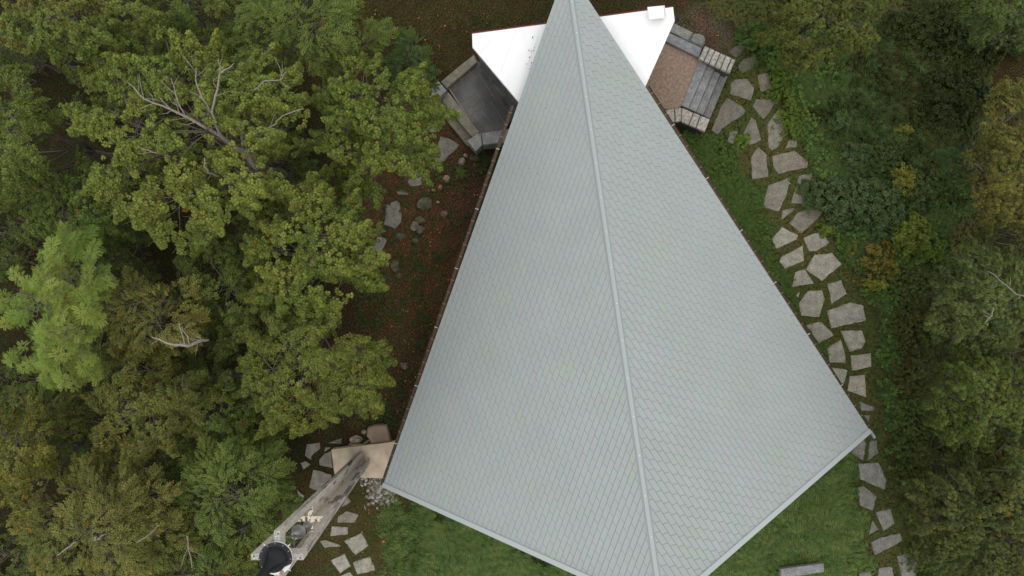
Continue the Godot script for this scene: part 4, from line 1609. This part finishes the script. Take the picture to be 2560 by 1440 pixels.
	for k in [["leafy sapling thicket under the top left crowns", 300, 190, 170, 120, 3.4], ["leafy sapling thicket at the left edge above the rowan", 40, 560, 120, 130, 3.2], ["low dark thicket under the rowan at the left edge", 60, 960, 130, 110, 2.6], ["low leafy thicket at the bottom left corner", 60, 1380, 140, 120, 3.2], ["low thicket between rowan and yellowing beech", 270, 640, 130, 120, 3.0], ["low thicket in the gap above the tower's slab trees", 640, 830, 130, 120, 2.8], ["low thicket in the gap below the large beech's trunk", 660, 400, 140, 130, 3.2], ["low thicket between the dense beech and the flagstones by the slab", 660, 1100, 85, 90, 2.8], ["low thicket in the gap at the olive beech's left", 250, 930, 110, 90, 3.0], ["low thicket along the bottom edge of the wood", 250, 1440, 160, 80, 3.0], ["low thicket left of the dark beech by the tower", 430, 1180, 140, 120, 2.8], ["low thicket at the top edge of the wood", 620, 150, 150, 90, 3.0], ["thicket cut by the left edge, high in the corner", 20, 120, 110, 100, 3.4]]:
		tree("understory_shrub", k[0], "thickets under the wood", k[1], k[2], k[3], k[4], k[5], {"col": Color(0.062, 0.088, 0.022), "col2": Color(0.085, 0.105, 0.024), "mesh": M.rosette_b, "cover": 1.1, "bough": 0.6, "drop": 1.2, "spacing": 0.14, "fork": 0.9, "trunk": 0.04})
	for k in [["low thicket along the right edge above the middle", 2520, 590, 80, 90, 2.6], ["low thicket at the right edge under the bare branch", 2530, 880, 90, 110, 3.0], ["low thicket in the lower right corner", 2530, 1430, 110, 70, 3.0], ["low thicket between the lower right crowns", 2360, 1150, 80, 80, 2.2], ["low thicket beside the olive tree, right of the long grass", 2350, 900, 70, 80, 2.0]]:
		tree("understory_shrub", k[0], "thickets under the trees at right", k[1], k[2], k[3], k[4], k[5], {"col": Color(0.058, 0.074, 0.024), "col2": Color(0.078, 0.092, 0.026), "mesh": M.small, "cover": 1.2, "bough": 0.55, "drop": 1.0, "spacing": 0.11, "fork": 0.7, "trunk": 0.03})
	tree("broad_shrub", "dark green shrub at the wood's edge above the terrace pillar", "", 1030, 160, 58, 75, 2.6, {"col": Color(0.05, 0.082, 0.022), "col2": Color(0.07, 0.10, 0.026), "mesh": M.spray_small, "bough": 0.4, "drop": 0.9, "spacing": 0.10, "fork": 0.8, "trunk": 0.04})
	var E := "small-leaved trees right of the flagstone path"
	var O1 := Color(0.078, 0.104, 0.032)
	var O2 := Color(0.112, 0.130, 0.038)
	tree("small_leaved_tree", "leafy mid-green tree at the top edge right of the porch steps", E, 2050, 40, 170, 135, 4.6, {"col": Color(0.075, 0.10, 0.024), "col2": Color(0.105, 0.115, 0.026), "mesh": M.small, "spacing": 0.085, "bough": 0.5, "cover": 1.8, "drop": 1.2, "fork": 1.4})
	tree("small_leaved_tree", "golden-green tree at the right edge beside the shaded glade", E, 2545, 400, 130, 210, 6.6, {"col": Y1, "col2": Color(0.15, 0.135, 0.032), "mesh": M.small, "spacing": 0.09, "cover": 2.5, "bough": 0.55, "drop": 2.8, "trunk": 0.045 })
	var rt := tree("small_leaved_tree", "grey-green tree with a thin bare branch at the right edge's middle", E, 2465, 755, 165, 165, 6.0, {"col": O1, "col2": O2, "mesh": M.small, "spacing": 0.088, "cover": 2.5, "bough": 0.55, "drop": 2.6, "trunk": 0.045 })
	show_limbs(rt, bare["rt"])
	tree("small_leaved_tree", "olive tree above the lower right corner crown", E, 2465, 1010, 165, 145, 6.0, {"col": Color(0.072, 0.098, 0.024), "col2": Color(0.105, 0.125, 0.028), "mesh": M.small, "spacing": 0.09, "cover": 2.4, "drop": 2.4, "trunk": 0.045 })
	tree("small_leaved_tree", "dark olive tree filling the lower right corner", E, 2475, 1290, 215, 195, 5.6, {"drop": 2.4, "trunk": 0.045 , "col": Color(0.066, 0.085, 0.026), "col2": Color(0.092, 0.102, 0.029), "mesh": M.small, "spacing": 0.088, "cover": 2.4, "yellow": 0.006})
	tree("small_leaved_tree", "amber-tinted tree cut by the right edge in the lower corner", E, 2570, 1250, 90, 210, 6.4, {"col": O1, "col2": Color(0.13, 0.12, 0.030), "mesh": M.small, "spacing": 0.09})
	tree("small_leaved_tree", "shadowed tree in the top right corner", E, 2540, 30, 150, 90, 5.5, {"col": D1, "col2": O1, "mesh": M.small, "spacing": 0.09, "trunk": 0.06 , "drop": 2.4})


func show_limbs(t: Node3D, paths: Array) -> void:
	# pale limbs that rise clear of the leaves: u, v, height, half width in pixels
	for a in paths:
		var pts := PackedVector3Array()
		var rad := PackedFloat32Array()
		for i in range(0, a.size(), 4):
			pts.append(at(a[i], a[i + 1], a[i + 2]) - t.position)
			rad.append(a[i + 3] * 0.31 * (EYE - a[i + 2]) / FOCAL)
		# subdivide so that limbs wander
		var p2 := PackedVector3Array()
		var r2 := PackedFloat32Array()
		for i in pts.size() - 1:
			for k in 3:
				var f := k / 3.0
				var p := pts[i].lerp(pts[i + 1], f)
				if k > 0: p += Vector3(rng.randf_range(-1, 1), rng.randf_range(-1, 1), rng.randf_range(-1, 1)) * 0.02
				p2.append(p)
				r2.append(lerpf(rad[i], rad[i + 1], f))
		p2.append(pts[-1])
		r2.append(rad[-1])
		var s := Shape.new()
		s.col = Color(0.44, 0.385, 0.325)
		s.tube(p2, r2, 8)
		# side twigs
		for i in range(2, p2.size() - 1):
			for sg in 2:
				if rng.randf() < (0.6 if r2[0] > 0.05 else 0.85): continue
				var d := (p2[i + 1] - p2[i]).normalized()
				var out := d.cross(Vector3.UP).normalized() * (1.0 if sg else -1.0)
				var l := rng.randf_range(0.2, 0.5)
				var q1 := p2[i] + (out * 0.7 + d * rng.randf_range(0.3, 1.0) + Vector3.UP * 0.1) * l * 0.5
				var q2 := q1 + (out * rng.randf_range(0.2, 0.9) + d * rng.randf_range(0.4, 1.0)) * l * 0.6
				s.tube(PackedVector3Array([p2[i], q1, q2]), PackedFloat32Array([minf(r2[i] * 0.4, 0.016), 0.008, 0.003]), 4, false)
		put("bare_limb", s.mesh(), M.bark, t)


func shrub(label: String, u: float, v: float, ru: float, rv: float, h: float, mesh: Mesh, ca: Color, cb: Color, n: int, called := "leafy_shrub", group := "", size := 1.0) -> void:
	var p := at(u, v, h * 0.7)
	var sc := (EYE - h) / FOCAL
	var t := thing(called, label, "shrub" if called != "fern" else "fern", Vector3(p.x, 0, p.z), group)
	var stem := Shape.new()
	stem.col = Color(0.12, 0.095, 0.06)
	var places := []
	var tints := PackedColorArray()
	for i in n:
		var a := rng.randf() * TAU
		var k := sqrt(rng.randf()) * (1.0 + 0.30 * sin(a * 3.0 + u) + 0.20 * sin(a * 8.0 + v)) * (1.0 if rng.randf() > 0.2 else 1.3)
		var q := Vector3(cos(a) * ru * sc * k, 0, sin(a) * rv * sc * k)
		q.y = maxf(0.05, h * (1.0 - 0.5 * k * k) * rng.randf_range(0.55, 1.0) + 0.12 * noise_b.get_noise_2d(p.x + q.x, p.z + q.z))
		var up := (Vector3(q.x, 0, q.z).normalized() * 0.4 * k + Vector3(rng.randf_range(-0.3, 0.3), 1, rng.randf_range(-0.3, 0.3))).normalized()
		var fx := up.cross(Vector3(sin(a * 5), 0, cos(a * 5))).normalized()
		places.append(Transform3D(Basis(fx, up, fx.cross(up)).scaled(Vector3.ONE * size * rng.randf_range(0.7, 1.2)), q))
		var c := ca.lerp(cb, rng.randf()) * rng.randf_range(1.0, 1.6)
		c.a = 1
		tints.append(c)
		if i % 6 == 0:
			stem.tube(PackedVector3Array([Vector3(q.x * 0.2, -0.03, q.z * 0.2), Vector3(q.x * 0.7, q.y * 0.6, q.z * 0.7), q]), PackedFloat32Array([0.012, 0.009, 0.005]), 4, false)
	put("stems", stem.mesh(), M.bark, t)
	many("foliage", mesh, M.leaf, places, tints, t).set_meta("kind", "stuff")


func frond_mesh(count: int, length: float) -> ArrayMesh:
	var s := Shape.new()
	for i in count:
		var a := TAU * i / count + 0.2 * sin(i * 2.3)
		var d := Vector3(cos(a), 0, sin(a))
		var side := Vector3(-sin(a), 0, cos(a))
		var l := length * (0.8 + 0.2 * sin(i * 1.7))
		s.col = leafcol(0.85 + 0.3 * fposmod(i * 0.37, 1.0))
		for j in 12:
			var x := 0.12 + 0.88 * j / 12.0
			var c := d * l * x + Vector3.UP * l * (0.55 * x - 0.6 * x * x)
			var w := l * 0.2 * sin(PI * pow(x, 0.75)) + 0.01
			var dl := d * l * 0.055
			for sg in [-1.0, 1.0]:
				var tip: Vector3 = c + side * sg * w + d * w * 0.5 - Vector3.UP * 0.02
				s.up_tri(c - dl * 0.5, c + dl * 0.5, tip, Vector3.UP)
	return s.mesh()


func build_shrubs() -> void:
	M.broad = rosette(8, 0.10, 0.07, 41, 0.0, 0.7)
	M.fern = frond_mesh(9, 0.62)
	var blue1 := Color(0.046, 0.072, 0.027)
	var blue2 := Color(0.064, 0.092, 0.037)
	var G := "shrubs in the undergrowth right of the path"
	shrub("blue-green leafy shrub patch nearest the path's widest bend", 2115, 500, 85, 70, 0.7, M.broad, blue1, blue2, 620, "leafy_shrub", G)
	shrub("blue-green shrub behind the bend, right of the patch nearest the path", 2215, 520, 60, 80, 0.7, M.broad, blue1, blue2, 480, "leafy_shrub", G)
	shrub("rounded blue-green shrub above the two larger patches", 2145, 385, 38, 32, 0.6, M.broad, blue1, Color(0.065, 0.095, 0.04), 190, "leafy_shrub", G)
	shrub("small blue-green shrub beside the upper path in dark weeds", 2105, 300, 28, 24, 0.5, M.broad, Color(0.045, 0.08, 0.028), Color(0.065, 0.095, 0.03), 120, "leafy_shrub", G)
	var y1 := Color(0.10, 0.12, 0.022)
	var y2 := Color(0.14, 0.135, 0.026)
	shrub("yellow-green bush in the middle of the undergrowth", 2285, 585, 55, 50, 0.8, M.broad, Color(0.10, 0.125, 0.022), y1, 330, "leafy_shrub", G)
	shrub("bronze-yellow bush with dry tangled stems beside the long grass", 2190, 650, 55, 60, 0.7, M.broad, Color(0.085, 0.085, 0.02), Color(0.15, 0.115, 0.024), 170, "leafy_shrub", G, 0.75)
	shrub("small yellow-green clump below the bronze-yellow bush", 2195, 712, 30, 14, 0.5, M.broad, y1, Color(0.17, 0.18, 0.03), 70, "leafy_shrub", G, 0.8)
	shrub("yellow-green clump at the right flank of the bronze-yellow bush", 2235, 675, 22, 28, 0.6, M.broad, y1, y2, 90, "leafy_shrub", G, 0.8)
	shrub("pale yellow bush left of the fern", 2270, 450, 35, 45, 0.7, M.broad, Color(0.12, 0.14, 0.025), y2, 150, "leafy_shrub", G, 0.85)
	shrub("small yellow plant in the shaded glade", 2265, 325, 22, 14, 0.4, M.broad, y1, y2, 50, "leafy_shrub", G, 0.75)
	shrub("green bush just right of the yellow-green bush", 2325, 620, 50, 40, 0.7, M.broad, Color(0.07, 0.105, 0.02), Color(0.09, 0.125, 0.025), 260, "leafy_shrub", G)
	shrub("bright green clump beside the path end of the blue-green patch", 2075, 570, 22, 18, 0.4, M.broad, Color(0.09, 0.13, 0.025), Color(0.12, 0.15, 0.03), 75, "leafy_shrub", G, 0.8)
	shrub("bright lime plant growing between the flagstones near the coping wall", 1857, 348, 17, 14, 0.25, M.broad, Color(0.09, 0.15, 0.022), Color(0.11, 0.17, 0.03), 55, "leafy_shrub", "", 0.7)
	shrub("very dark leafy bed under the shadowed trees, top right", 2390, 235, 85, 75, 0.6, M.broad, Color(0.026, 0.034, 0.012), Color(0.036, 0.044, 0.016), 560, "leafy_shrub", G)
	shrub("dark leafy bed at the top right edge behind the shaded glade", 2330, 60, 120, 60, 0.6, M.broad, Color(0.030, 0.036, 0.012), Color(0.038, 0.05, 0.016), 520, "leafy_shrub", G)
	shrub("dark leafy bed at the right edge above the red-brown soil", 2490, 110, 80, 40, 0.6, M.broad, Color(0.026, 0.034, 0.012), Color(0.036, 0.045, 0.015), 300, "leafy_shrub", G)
	shrub("bright green weeds bordering the upper path bend", 1985, 285, 34, 60, 0.35, M.broad, Color(0.075, 0.115, 0.02), Color(0.10, 0.14, 0.028), 230, "leafy_shrub", G, 0.75)
	shrub("green weeds bordering the path beside the first flagstones", 1955, 200, 32, 45, 0.35, M.broad, Color(0.06, 0.10, 0.018), Color(0.09, 0.125, 0.025), 170, "leafy_shrub", G, 0.75)
	shrub("weedy bush under the leafy tree at the top, right of the soil path", 1895, 95, 40, 50, 0.6, M.broad, Color(0.045, 0.075, 0.018), Color(0.06, 0.09, 0.022), 220, "leafy_shrub", G, 0.85)
	shrub("grey-green low bush left of the grey-green tree", 2290, 715, 55, 50, 0.9, M.small, Color(0.06, 0.078, 0.024), Color(0.085, 0.095, 0.03), 520, "leafy_shrub", G)
	shrub("dull green bush below the low grey-green bush", 2290, 830, 55, 60, 0.8, M.small, Color(0.055, 0.06, 0.018), Color(0.08, 0.08, 0.024), 480, "leafy_shrub", G)
	shrub("mid-green bush right of the long grass at the roof corner's height", 2295, 1075, 55, 75, 0.8, M.small, Color(0.065, 0.09, 0.024), Color(0.095, 0.12, 0.033), 560, "leafy_shrub", G)
	shrub("olive bush right of the widest lower flagstone", 2310, 1215, 48, 70, 0.8, M.small, Color(0.055, 0.072, 0.02), Color(0.078, 0.092, 0.026), 480, "leafy_shrub", G)
	shrub("dark brown-green tangle between the long grass and the olive tree", 2285, 940, 45, 60, 0.6, M.small, Color(0.07, 0.07, 0.024), Color(0.095, 0.092, 0.032), 300, "leafy_shrub", G)
	shrub("green weedy clump at the bottom edge right of the last flagstone", 2330, 1395, 45, 60, 0.7, M.small, Color(0.055, 0.08, 0.02), Color(0.08, 0.105, 0.028), 400, "leafy_shrub", G)
	shrub("dark green bush between the fern and the blue-green patch", 2310, 480, 50, 50, 0.7, M.broad, Color(0.04, 0.06, 0.02), Color(0.06, 0.08, 0.026), 260, "leafy_shrub", G, 0.8)
	shrub("dull green bush above the dark green bush, left of the fern", 2215, 395, 50, 45, 0.5, M.broad, Color(0.045, 0.062, 0.02), Color(0.06, 0.08, 0.026), 230, "leafy_shrub", G, 0.75)
	for f in [[2372, 392, 1.0, "dark green fern beside the right-edge tree", Color(0.035, 0.066, 0.024)], [2405, 380, 0.8, "smaller dark fern behind the first one at the right-edge tree", Color(0.030, 0.056, 0.022)], [1150, 432, 0.55, "bright green fern among fallen leaves below the terrace", Color(0.10, 0.14, 0.028)], [1220, 400, 0.6, "dark fern under the terrace wall at the roof edge", Color(0.045, 0.06, 0.025)]]:
		var p := at(f[0], f[1], 0.2)
		var t := thing("fern", f[3], "fern", Vector3(p.x, 0.02, p.z))
		var places := [Transform3D(Basis(Vector3.UP, rng.randf() * 6.0).scaled(Vector3.ONE * f[2]), Vector3(0, 0.1, 0)), Transform3D(Basis(Vector3.UP, rng.randf() * 6.0).scaled(Vector3.ONE * f[2] * 0.7), Vector3(0.05, 0.22, 0))]
		for k in 2:
			var fm := put("fronds", M.fern, null, t)
			fm.transform = places[k]
			var m: StandardMaterial3D = M.leaf.duplicate()
			m.albedo_color = f[4].linear_to_srgb()
			fm.material_override = m


func blocked(x: float, z: float, shrink: float) -> bool:
	var p := Vector2(x, z)
	if shrink < 0.0:
		if wide.size() != stones.size():
			wide.clear()
			for s in stones: wide.append(Geometry2D.offset_polygon(s, -shrink)[0])
		for s in wide:
			if p.distance_squared_to(s[0]) < 60.0 and Geometry2D.is_point_in_polygon(p, s): return true
		return false
	for s in stones:
		if p.distance_squared_to(s[0]) > 60.0: continue
		if Geometry2D.is_point_in_polygon(p, s):
			var edge := 99.0
			for i in s.size():
				edge = minf(edge, Geometry2D.get_closest_point_to_segment(p, s[i], s[(i + 1) % s.size()]).distance_to(p))
			if edge > shrink: return true
	return false


func under_roof(u: float, v: float) -> bool:
	# far enough in under the roof that nothing grows
	return Geometry2D.is_point_in_polygon(Vector2(u, v), PackedVector2Array([Vector2(1010, 1215), Vector2(1420, 60), Vector2(2120, 1080), Vector2(1650, 1420)]))


func inside(u: float, v: float, poly: Array) -> bool:
	var p := PackedVector2Array()
	for i in range(0, poly.size(), 2): p.append(Vector2(poly[i], poly[i + 1]))
	return Geometry2D.is_point_in_polygon(Vector2(u, v), p)


func tuft(blades: int, length: float, w: float, comb: float, seed_: int) -> ArrayMesh:
	var r := RandomNumberGenerator.new()
	r.seed = seed_
	var s := Shape.new()
	for i in blades:
		var a := r.randf() * TAU
		var b := Vector3(cos(a), 0, sin(a)) * r.randf() * length * 0.45
		var d := (Vector3(cos(a), 0, sin(a)) * 0.7 + Vector3(comb, 0, 0)).normalized() if comb > 0 else Vector3(cos(a), 0, sin(a))
		var l := length * r.randf_range(0.6, 1.15)
		var side := Vector3(-d.z, 0, d.x) * w * 0.5
		var m := b + d * l * 0.45 + Vector3.UP * l * 0.45
		var t := b + d * l * r.randf_range(0.8, 1.1) + Vector3.UP * l * r.randf_range(0.2, 0.55)
		s.col = leafcol(r.randf_range(0.7, 1.3))
		s.up_tri(b - side, b + side, m + side * 0.8, Vector3.UP)
		s.up_tri(b - side, m + side * 0.8, m - side * 0.8, Vector3.UP)
		s.up_tri(m - side * 0.8, m + side * 0.8, t, Vector3.UP)
	return s.mesh()


func build_cover() -> void:
	var lawn_a := [930, 1225, 1000, 1235, 1480, 1470, 1560, 1640, 960, 1640, 930, 1300]
	var lawn_b := [1600, 1640, 1700, 1470, 2125, 1110, 2150, 1160, 2140, 1330, 2200, 1470, 2230, 1640]
	var verge := [1760, 330, 1800, 330, 1870, 430, 1900, 540, 1990, 760, 2060, 940, 2010, 960, 1740, 520, 1700, 330]
	var right := [1915, 110, 2000, 60, 2480, 60, 2420, 500, 2330, 700, 2300, 900, 2290, 1200, 2320, 1640, 2330, 1470, 2285, 1350, 2240, 1220, 2215, 1130, 2205, 1030, 2200, 920, 2185, 770, 2130, 660, 2095, 600, 2080, 540, 2055, 480, 2040, 400, 1990, 330, 1970, 260, 1950, 200]
	var left_bed := [985, 480, 1080, 400, 1250, 370, 1010, 1070, 900, 1090, 900, 700]
	var lawn := []
	var lawn_c := PackedColorArray()
	var dry := []
	var dry_c := PackedColorArray()
	var weed := []
	var weed_c := PackedColorArray()
	var moss := []
	var moss_c := PackedColorArray()
	for i in 134000:
		var u := rng.randf_range(850, 2480)
		var v := rng.randf_range(-30, 1600)
		if under_roof(u, v): continue
		var w := at(u, v, 0)
		var patch := noise_a.get_noise_2d(w.x, w.z)
		var fine := noise_b.get_noise_2d(w.x, w.z)
		u += 45.0 * noise_a.get_noise_2d(w.x * 2.0 + 70, w.z * 2.0) + 22.0 * fine
		v += 45.0 * noise_a.get_noise_2d(w.x * 2.0, w.z * 2.0 + 70) + 22.0 * noise_b.get_noise_2d(w.x + 50, w.z)
		var rnd := rng.randf()
		var b := Basis(Vector3.UP, rng.randf() * TAU)
		if inside(u, v, lawn_a) or inside(u, v, lawn_b):
			if u < 965 and rnd > 0.25: continue
			if blocked(w.x, w.z, -0.05): continue
			var ang := 2.4 + 1.6 * patch + rng.randf_range(-0.6, 0.6)
			lawn.append(Transform3D(Basis(Vector3.UP, ang).scaled(Vector3.ONE * rng.randf_range(0.7, 1.2) * (0.55 if u < 1050 else 1.0)), Vector3(w.x, 0, w.z)))
			lawn_c.append(Color(0.082, 0.145, 0.042).lerp(Color(0.150, 0.200, 0.060), clampf(0.5 + fine + rng.randf_range(-0.3, 0.3), 0, 1)) * rng.randf_range(0.6, 1.5))
			if rnd < 0.012 and u > 1040:
				weed.append(Transform3D(b.scaled(Vector3.ONE * rng.randf_range(0.4, 0.7)), Vector3(w.x, 0.10, w.z)))
				weed_c.append(Color(0.055, 0.10, 0.024) * rng.randf_range(0.8, 1.2))
		elif inside(u, v, verge):
			if blocked(w.x, w.z, -0.06): continue
			if rnd < 0.55 + 0.4 * patch:
				weed.append(Transform3D(b.scaled(Vector3.ONE * rng.randf_range(0.28, 0.55)), Vector3(w.x, rng.randf_range(0.03, 0.14), w.z)))
				weed_c.append(Color(0.085, 0.145, 0.034).lerp(Color(0.14, 0.205, 0.05), rng.randf()))
			else:
				lawn.append(Transform3D(b.scaled(Vector3.ONE * rng.randf_range(0.6, 1.1)), Vector3(w.x, 0, w.z)))
				lawn_c.append(Color(0.09, 0.15, 0.04) * rng.randf_range(0.8, 1.2))
		elif inside(u, v, right):
			if blocked(w.x, w.z, -0.10): continue
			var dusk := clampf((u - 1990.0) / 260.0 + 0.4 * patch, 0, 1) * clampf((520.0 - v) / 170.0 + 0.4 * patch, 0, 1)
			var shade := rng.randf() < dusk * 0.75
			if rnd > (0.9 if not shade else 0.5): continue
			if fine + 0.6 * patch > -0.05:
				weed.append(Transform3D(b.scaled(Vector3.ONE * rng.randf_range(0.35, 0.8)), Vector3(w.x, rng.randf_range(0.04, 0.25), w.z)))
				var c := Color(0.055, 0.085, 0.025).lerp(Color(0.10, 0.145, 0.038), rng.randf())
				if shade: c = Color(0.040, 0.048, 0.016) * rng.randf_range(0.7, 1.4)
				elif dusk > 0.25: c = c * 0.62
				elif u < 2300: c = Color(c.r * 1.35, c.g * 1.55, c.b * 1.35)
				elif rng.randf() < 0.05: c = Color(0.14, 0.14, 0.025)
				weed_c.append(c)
			elif patch > -0.05 or v < 700:
				lawn.append(Transform3D(b.scaled(Vector3.ONE * rng.randf_range(0.8, 1.4)), Vector3(w.x, 0, w.z)))
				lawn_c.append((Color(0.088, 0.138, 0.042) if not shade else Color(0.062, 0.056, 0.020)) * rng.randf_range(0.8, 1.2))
			else:
				dry.append(Transform3D(b.scaled(Vector3.ONE * rng.randf_range(0.8, 1.5)), Vector3(w.x, 0, w.z)))
				dry_c.append(Color(0.13, 0.115, 0.045).lerp(Color(0.075, 0.085, 0.03), rng.randf()))
		elif inside(u, v, left_bed):
			if blocked(w.x, w.z, 0.03): continue
			if (fine + 0.8 * patch > 0.12 and rnd < 0.55) or rnd < 0.06:
				weed.append(Transform3D(b.scaled(Vector3.ONE * rng.randf_range(0.35, 0.7)), Vector3(w.x, rng.randf_range(0.03, 0.12), w.z)))
				weed_c.append(Color(0.05, 0.075, 0.026).lerp(Color(0.09, 0.115, 0.04), rng.randf()))
		elif inside(u, v, [1630, -20, 1740, 0, 1845, 105, 1800, 140, 1740, 70, 1600, 20]):
			continue
		elif u > 1760:
			if blocked(w.x, w.z, 0.0 if rnd > 0.1 else 0.03): continue
			moss.append(Transform3D(b.scaled(Vector3.ONE * rng.randf_range(0.6, 1.2)), Vector3(w.x, 0, w.z)))
			moss_c.append(Color(0.10, 0.135, 0.036).lerp(Color(0.14, 0.14, 0.05), clampf(0.5 + patch, 0, 1)))
		elif u < 960 and v > 1180:
			if blocked(w.x, w.z, 0.03) or rnd > 0.7: continue
			moss.append(Transform3D(b.scaled(Vector3.ONE * rng.randf_range(0.6, 1.2)), Vector3(w.x, 0, w.z)))
			moss_c.append(Color(0.085, 0.098, 0.03).lerp(Color(0.15, 0.12, 0.05), clampf(0.5 + patch * 1.4, 0, 1)))
		elif rnd < 0.3 and v < 330:
			if blocked(w.x, w.z, 0.0): continue
			moss.append(Transform3D(b.scaled(Vector3.ONE * rng.randf_range(0.4, 0.9)), Vector3(w.x, 0, w.z)))
			moss_c.append(Color(0.07, 0.064, 0.024) * rng.randf_range(0.7, 1.3))
	for k in [["lawn_grass", tuft(12, 0.30, 0.017, 1.5, 51), lawn, lawn_c, "uneven dark green grass of the lawn and verges round the roof"], ["dry_grass", tuft(18, 0.22, 0.008, 0.5, 53), dry, dry_c, "dry brownish long grass between the path and the right-hand trees"], ["moss_grass", tuft(22, 0.06, 0.010, 0.0, 57), moss, moss_c, "short mossy turf between the flagstones"]]:
		var o := many(k[0], k[1], M.grass, k[2], k[3])
		o.set_meta("kind", "stuff")
		tag(o, k[4], "grass")
	var wm := many("weed_foliage", M.broad, M.leaf, weed, weed_c)
	wm.set_meta("kind", "stuff")
	tag(wm, "low broad-leaved weeds scattered through the verges and undergrowth", "weeds")
	# fallen leaves
	var lf := Shape.new()
	leaf(lf, Vector3(-0.03, 0.004, 0), Vector3(0.035, 0.012, 0.005), Vector3.UP, 0.042, 0.35)
	var fall := []
	var fall_c := PackedColorArray()
	for i in 15000:
		var u := rng.randf_range(890, 2330)
		var v := rng.randf_range(-20, 1450)
		if under_roof(u, v): continue
		var w := at(u, v, 0)
		var patch := noise_a.get_noise_2d(w.x * 1.3 + 9, w.z * 1.3)
		var y := 0.012
		var pr := 0.03
		if inside(u, v, left_bed): pr = 0.75 + patch
		elif u < 1500 and v < 340: pr = 0.12 + 0.3 * patch
		elif u > 1700 and u < 2260 and not inside(u, v, lawn_b) and not inside(u, v, verge): pr = 0.25 + 0.5 * patch
		elif u < 960 and v > 1180: pr = 0.12
		if rng.randf() > pr: continue
		if blocked(w.x, w.z, 0.04):
			if rng.randf() > 0.05 or v < 400: continue
			y = 0.04
		fall.append(Transform3D(Basis(Vector3(rng.randf_range(-0.3, 0.3), 1, rng.randf_range(-0.3, 0.3)).normalized(), rng.randf() * TAU).scaled(Vector3.ONE * rng.randf_range(0.6, 1.3)), Vector3(w.x, y + rng.randf() * 0.015, w.z)))
		fall_c.append([Color(0.30, 0.075, 0.035), Color(0.40, 0.14, 0.05), Color(0.20, 0.08, 0.04), Color(0.45, 0.24, 0.10), Color(0.14, 0.07, 0.04), Color(0.25, 0.09, 0.045)][rng.randi() % 6])
	# a few on the roofs and the terrace
	for i in 34:
		var w := at(rng.randfn(1338, 16), rng.randf_range(90, 240), 2.91)
		fall.append(Transform3D(Basis(Vector3.UP, rng.randf() * TAU).scaled(Vector3.ONE * rng.randf_range(0.3, 0.8)), w))
		fall_c.append(Color(0.07, 0.05, 0.035))
	for i in 34:
		var w := at(rng.randf_range(1170, 1260), rng.randf_range(230, 325), 0.41)
		fall.append(Transform3D(Basis(Vector3.UP, rng.randf() * TAU).scaled(Vector3.ONE * rng.randf_range(0.5, 1.0)), w))
		fall_c.append(Color(0.22, 0.09, 0.035))
	for q in [[1386, 91], [1366, 270], [1390, 351], [1363, 409], [1325, 421], [1345, 434], [1652, 341], [1652, 365], [1732, 408], [1908, 732], [1420, 820], [1855, 698], [1884, 1137]]:
		var c: Vector3 = at(q[0], q[1], 3.5)
		for k in 3:
			c = at(q[0], q[1], roof_height(Vector2(c.x, c.z)) + 0.035)
		fall.append(Transform3D(Basis(Vector3.UP, rng.randf() * TAU).scaled(Vector3.ONE * 0.5), c))
		fall_c.append(Color(0.10, 0.06, 0.035))
	var fo := many("fallen_leaves", lf.mesh(), M.litter, fall, fall_c)
	fo.set_meta("kind", "stuff")
	tag(fo, "scattered red-brown fallen leaves on soil, stones and roofs", "leaves")
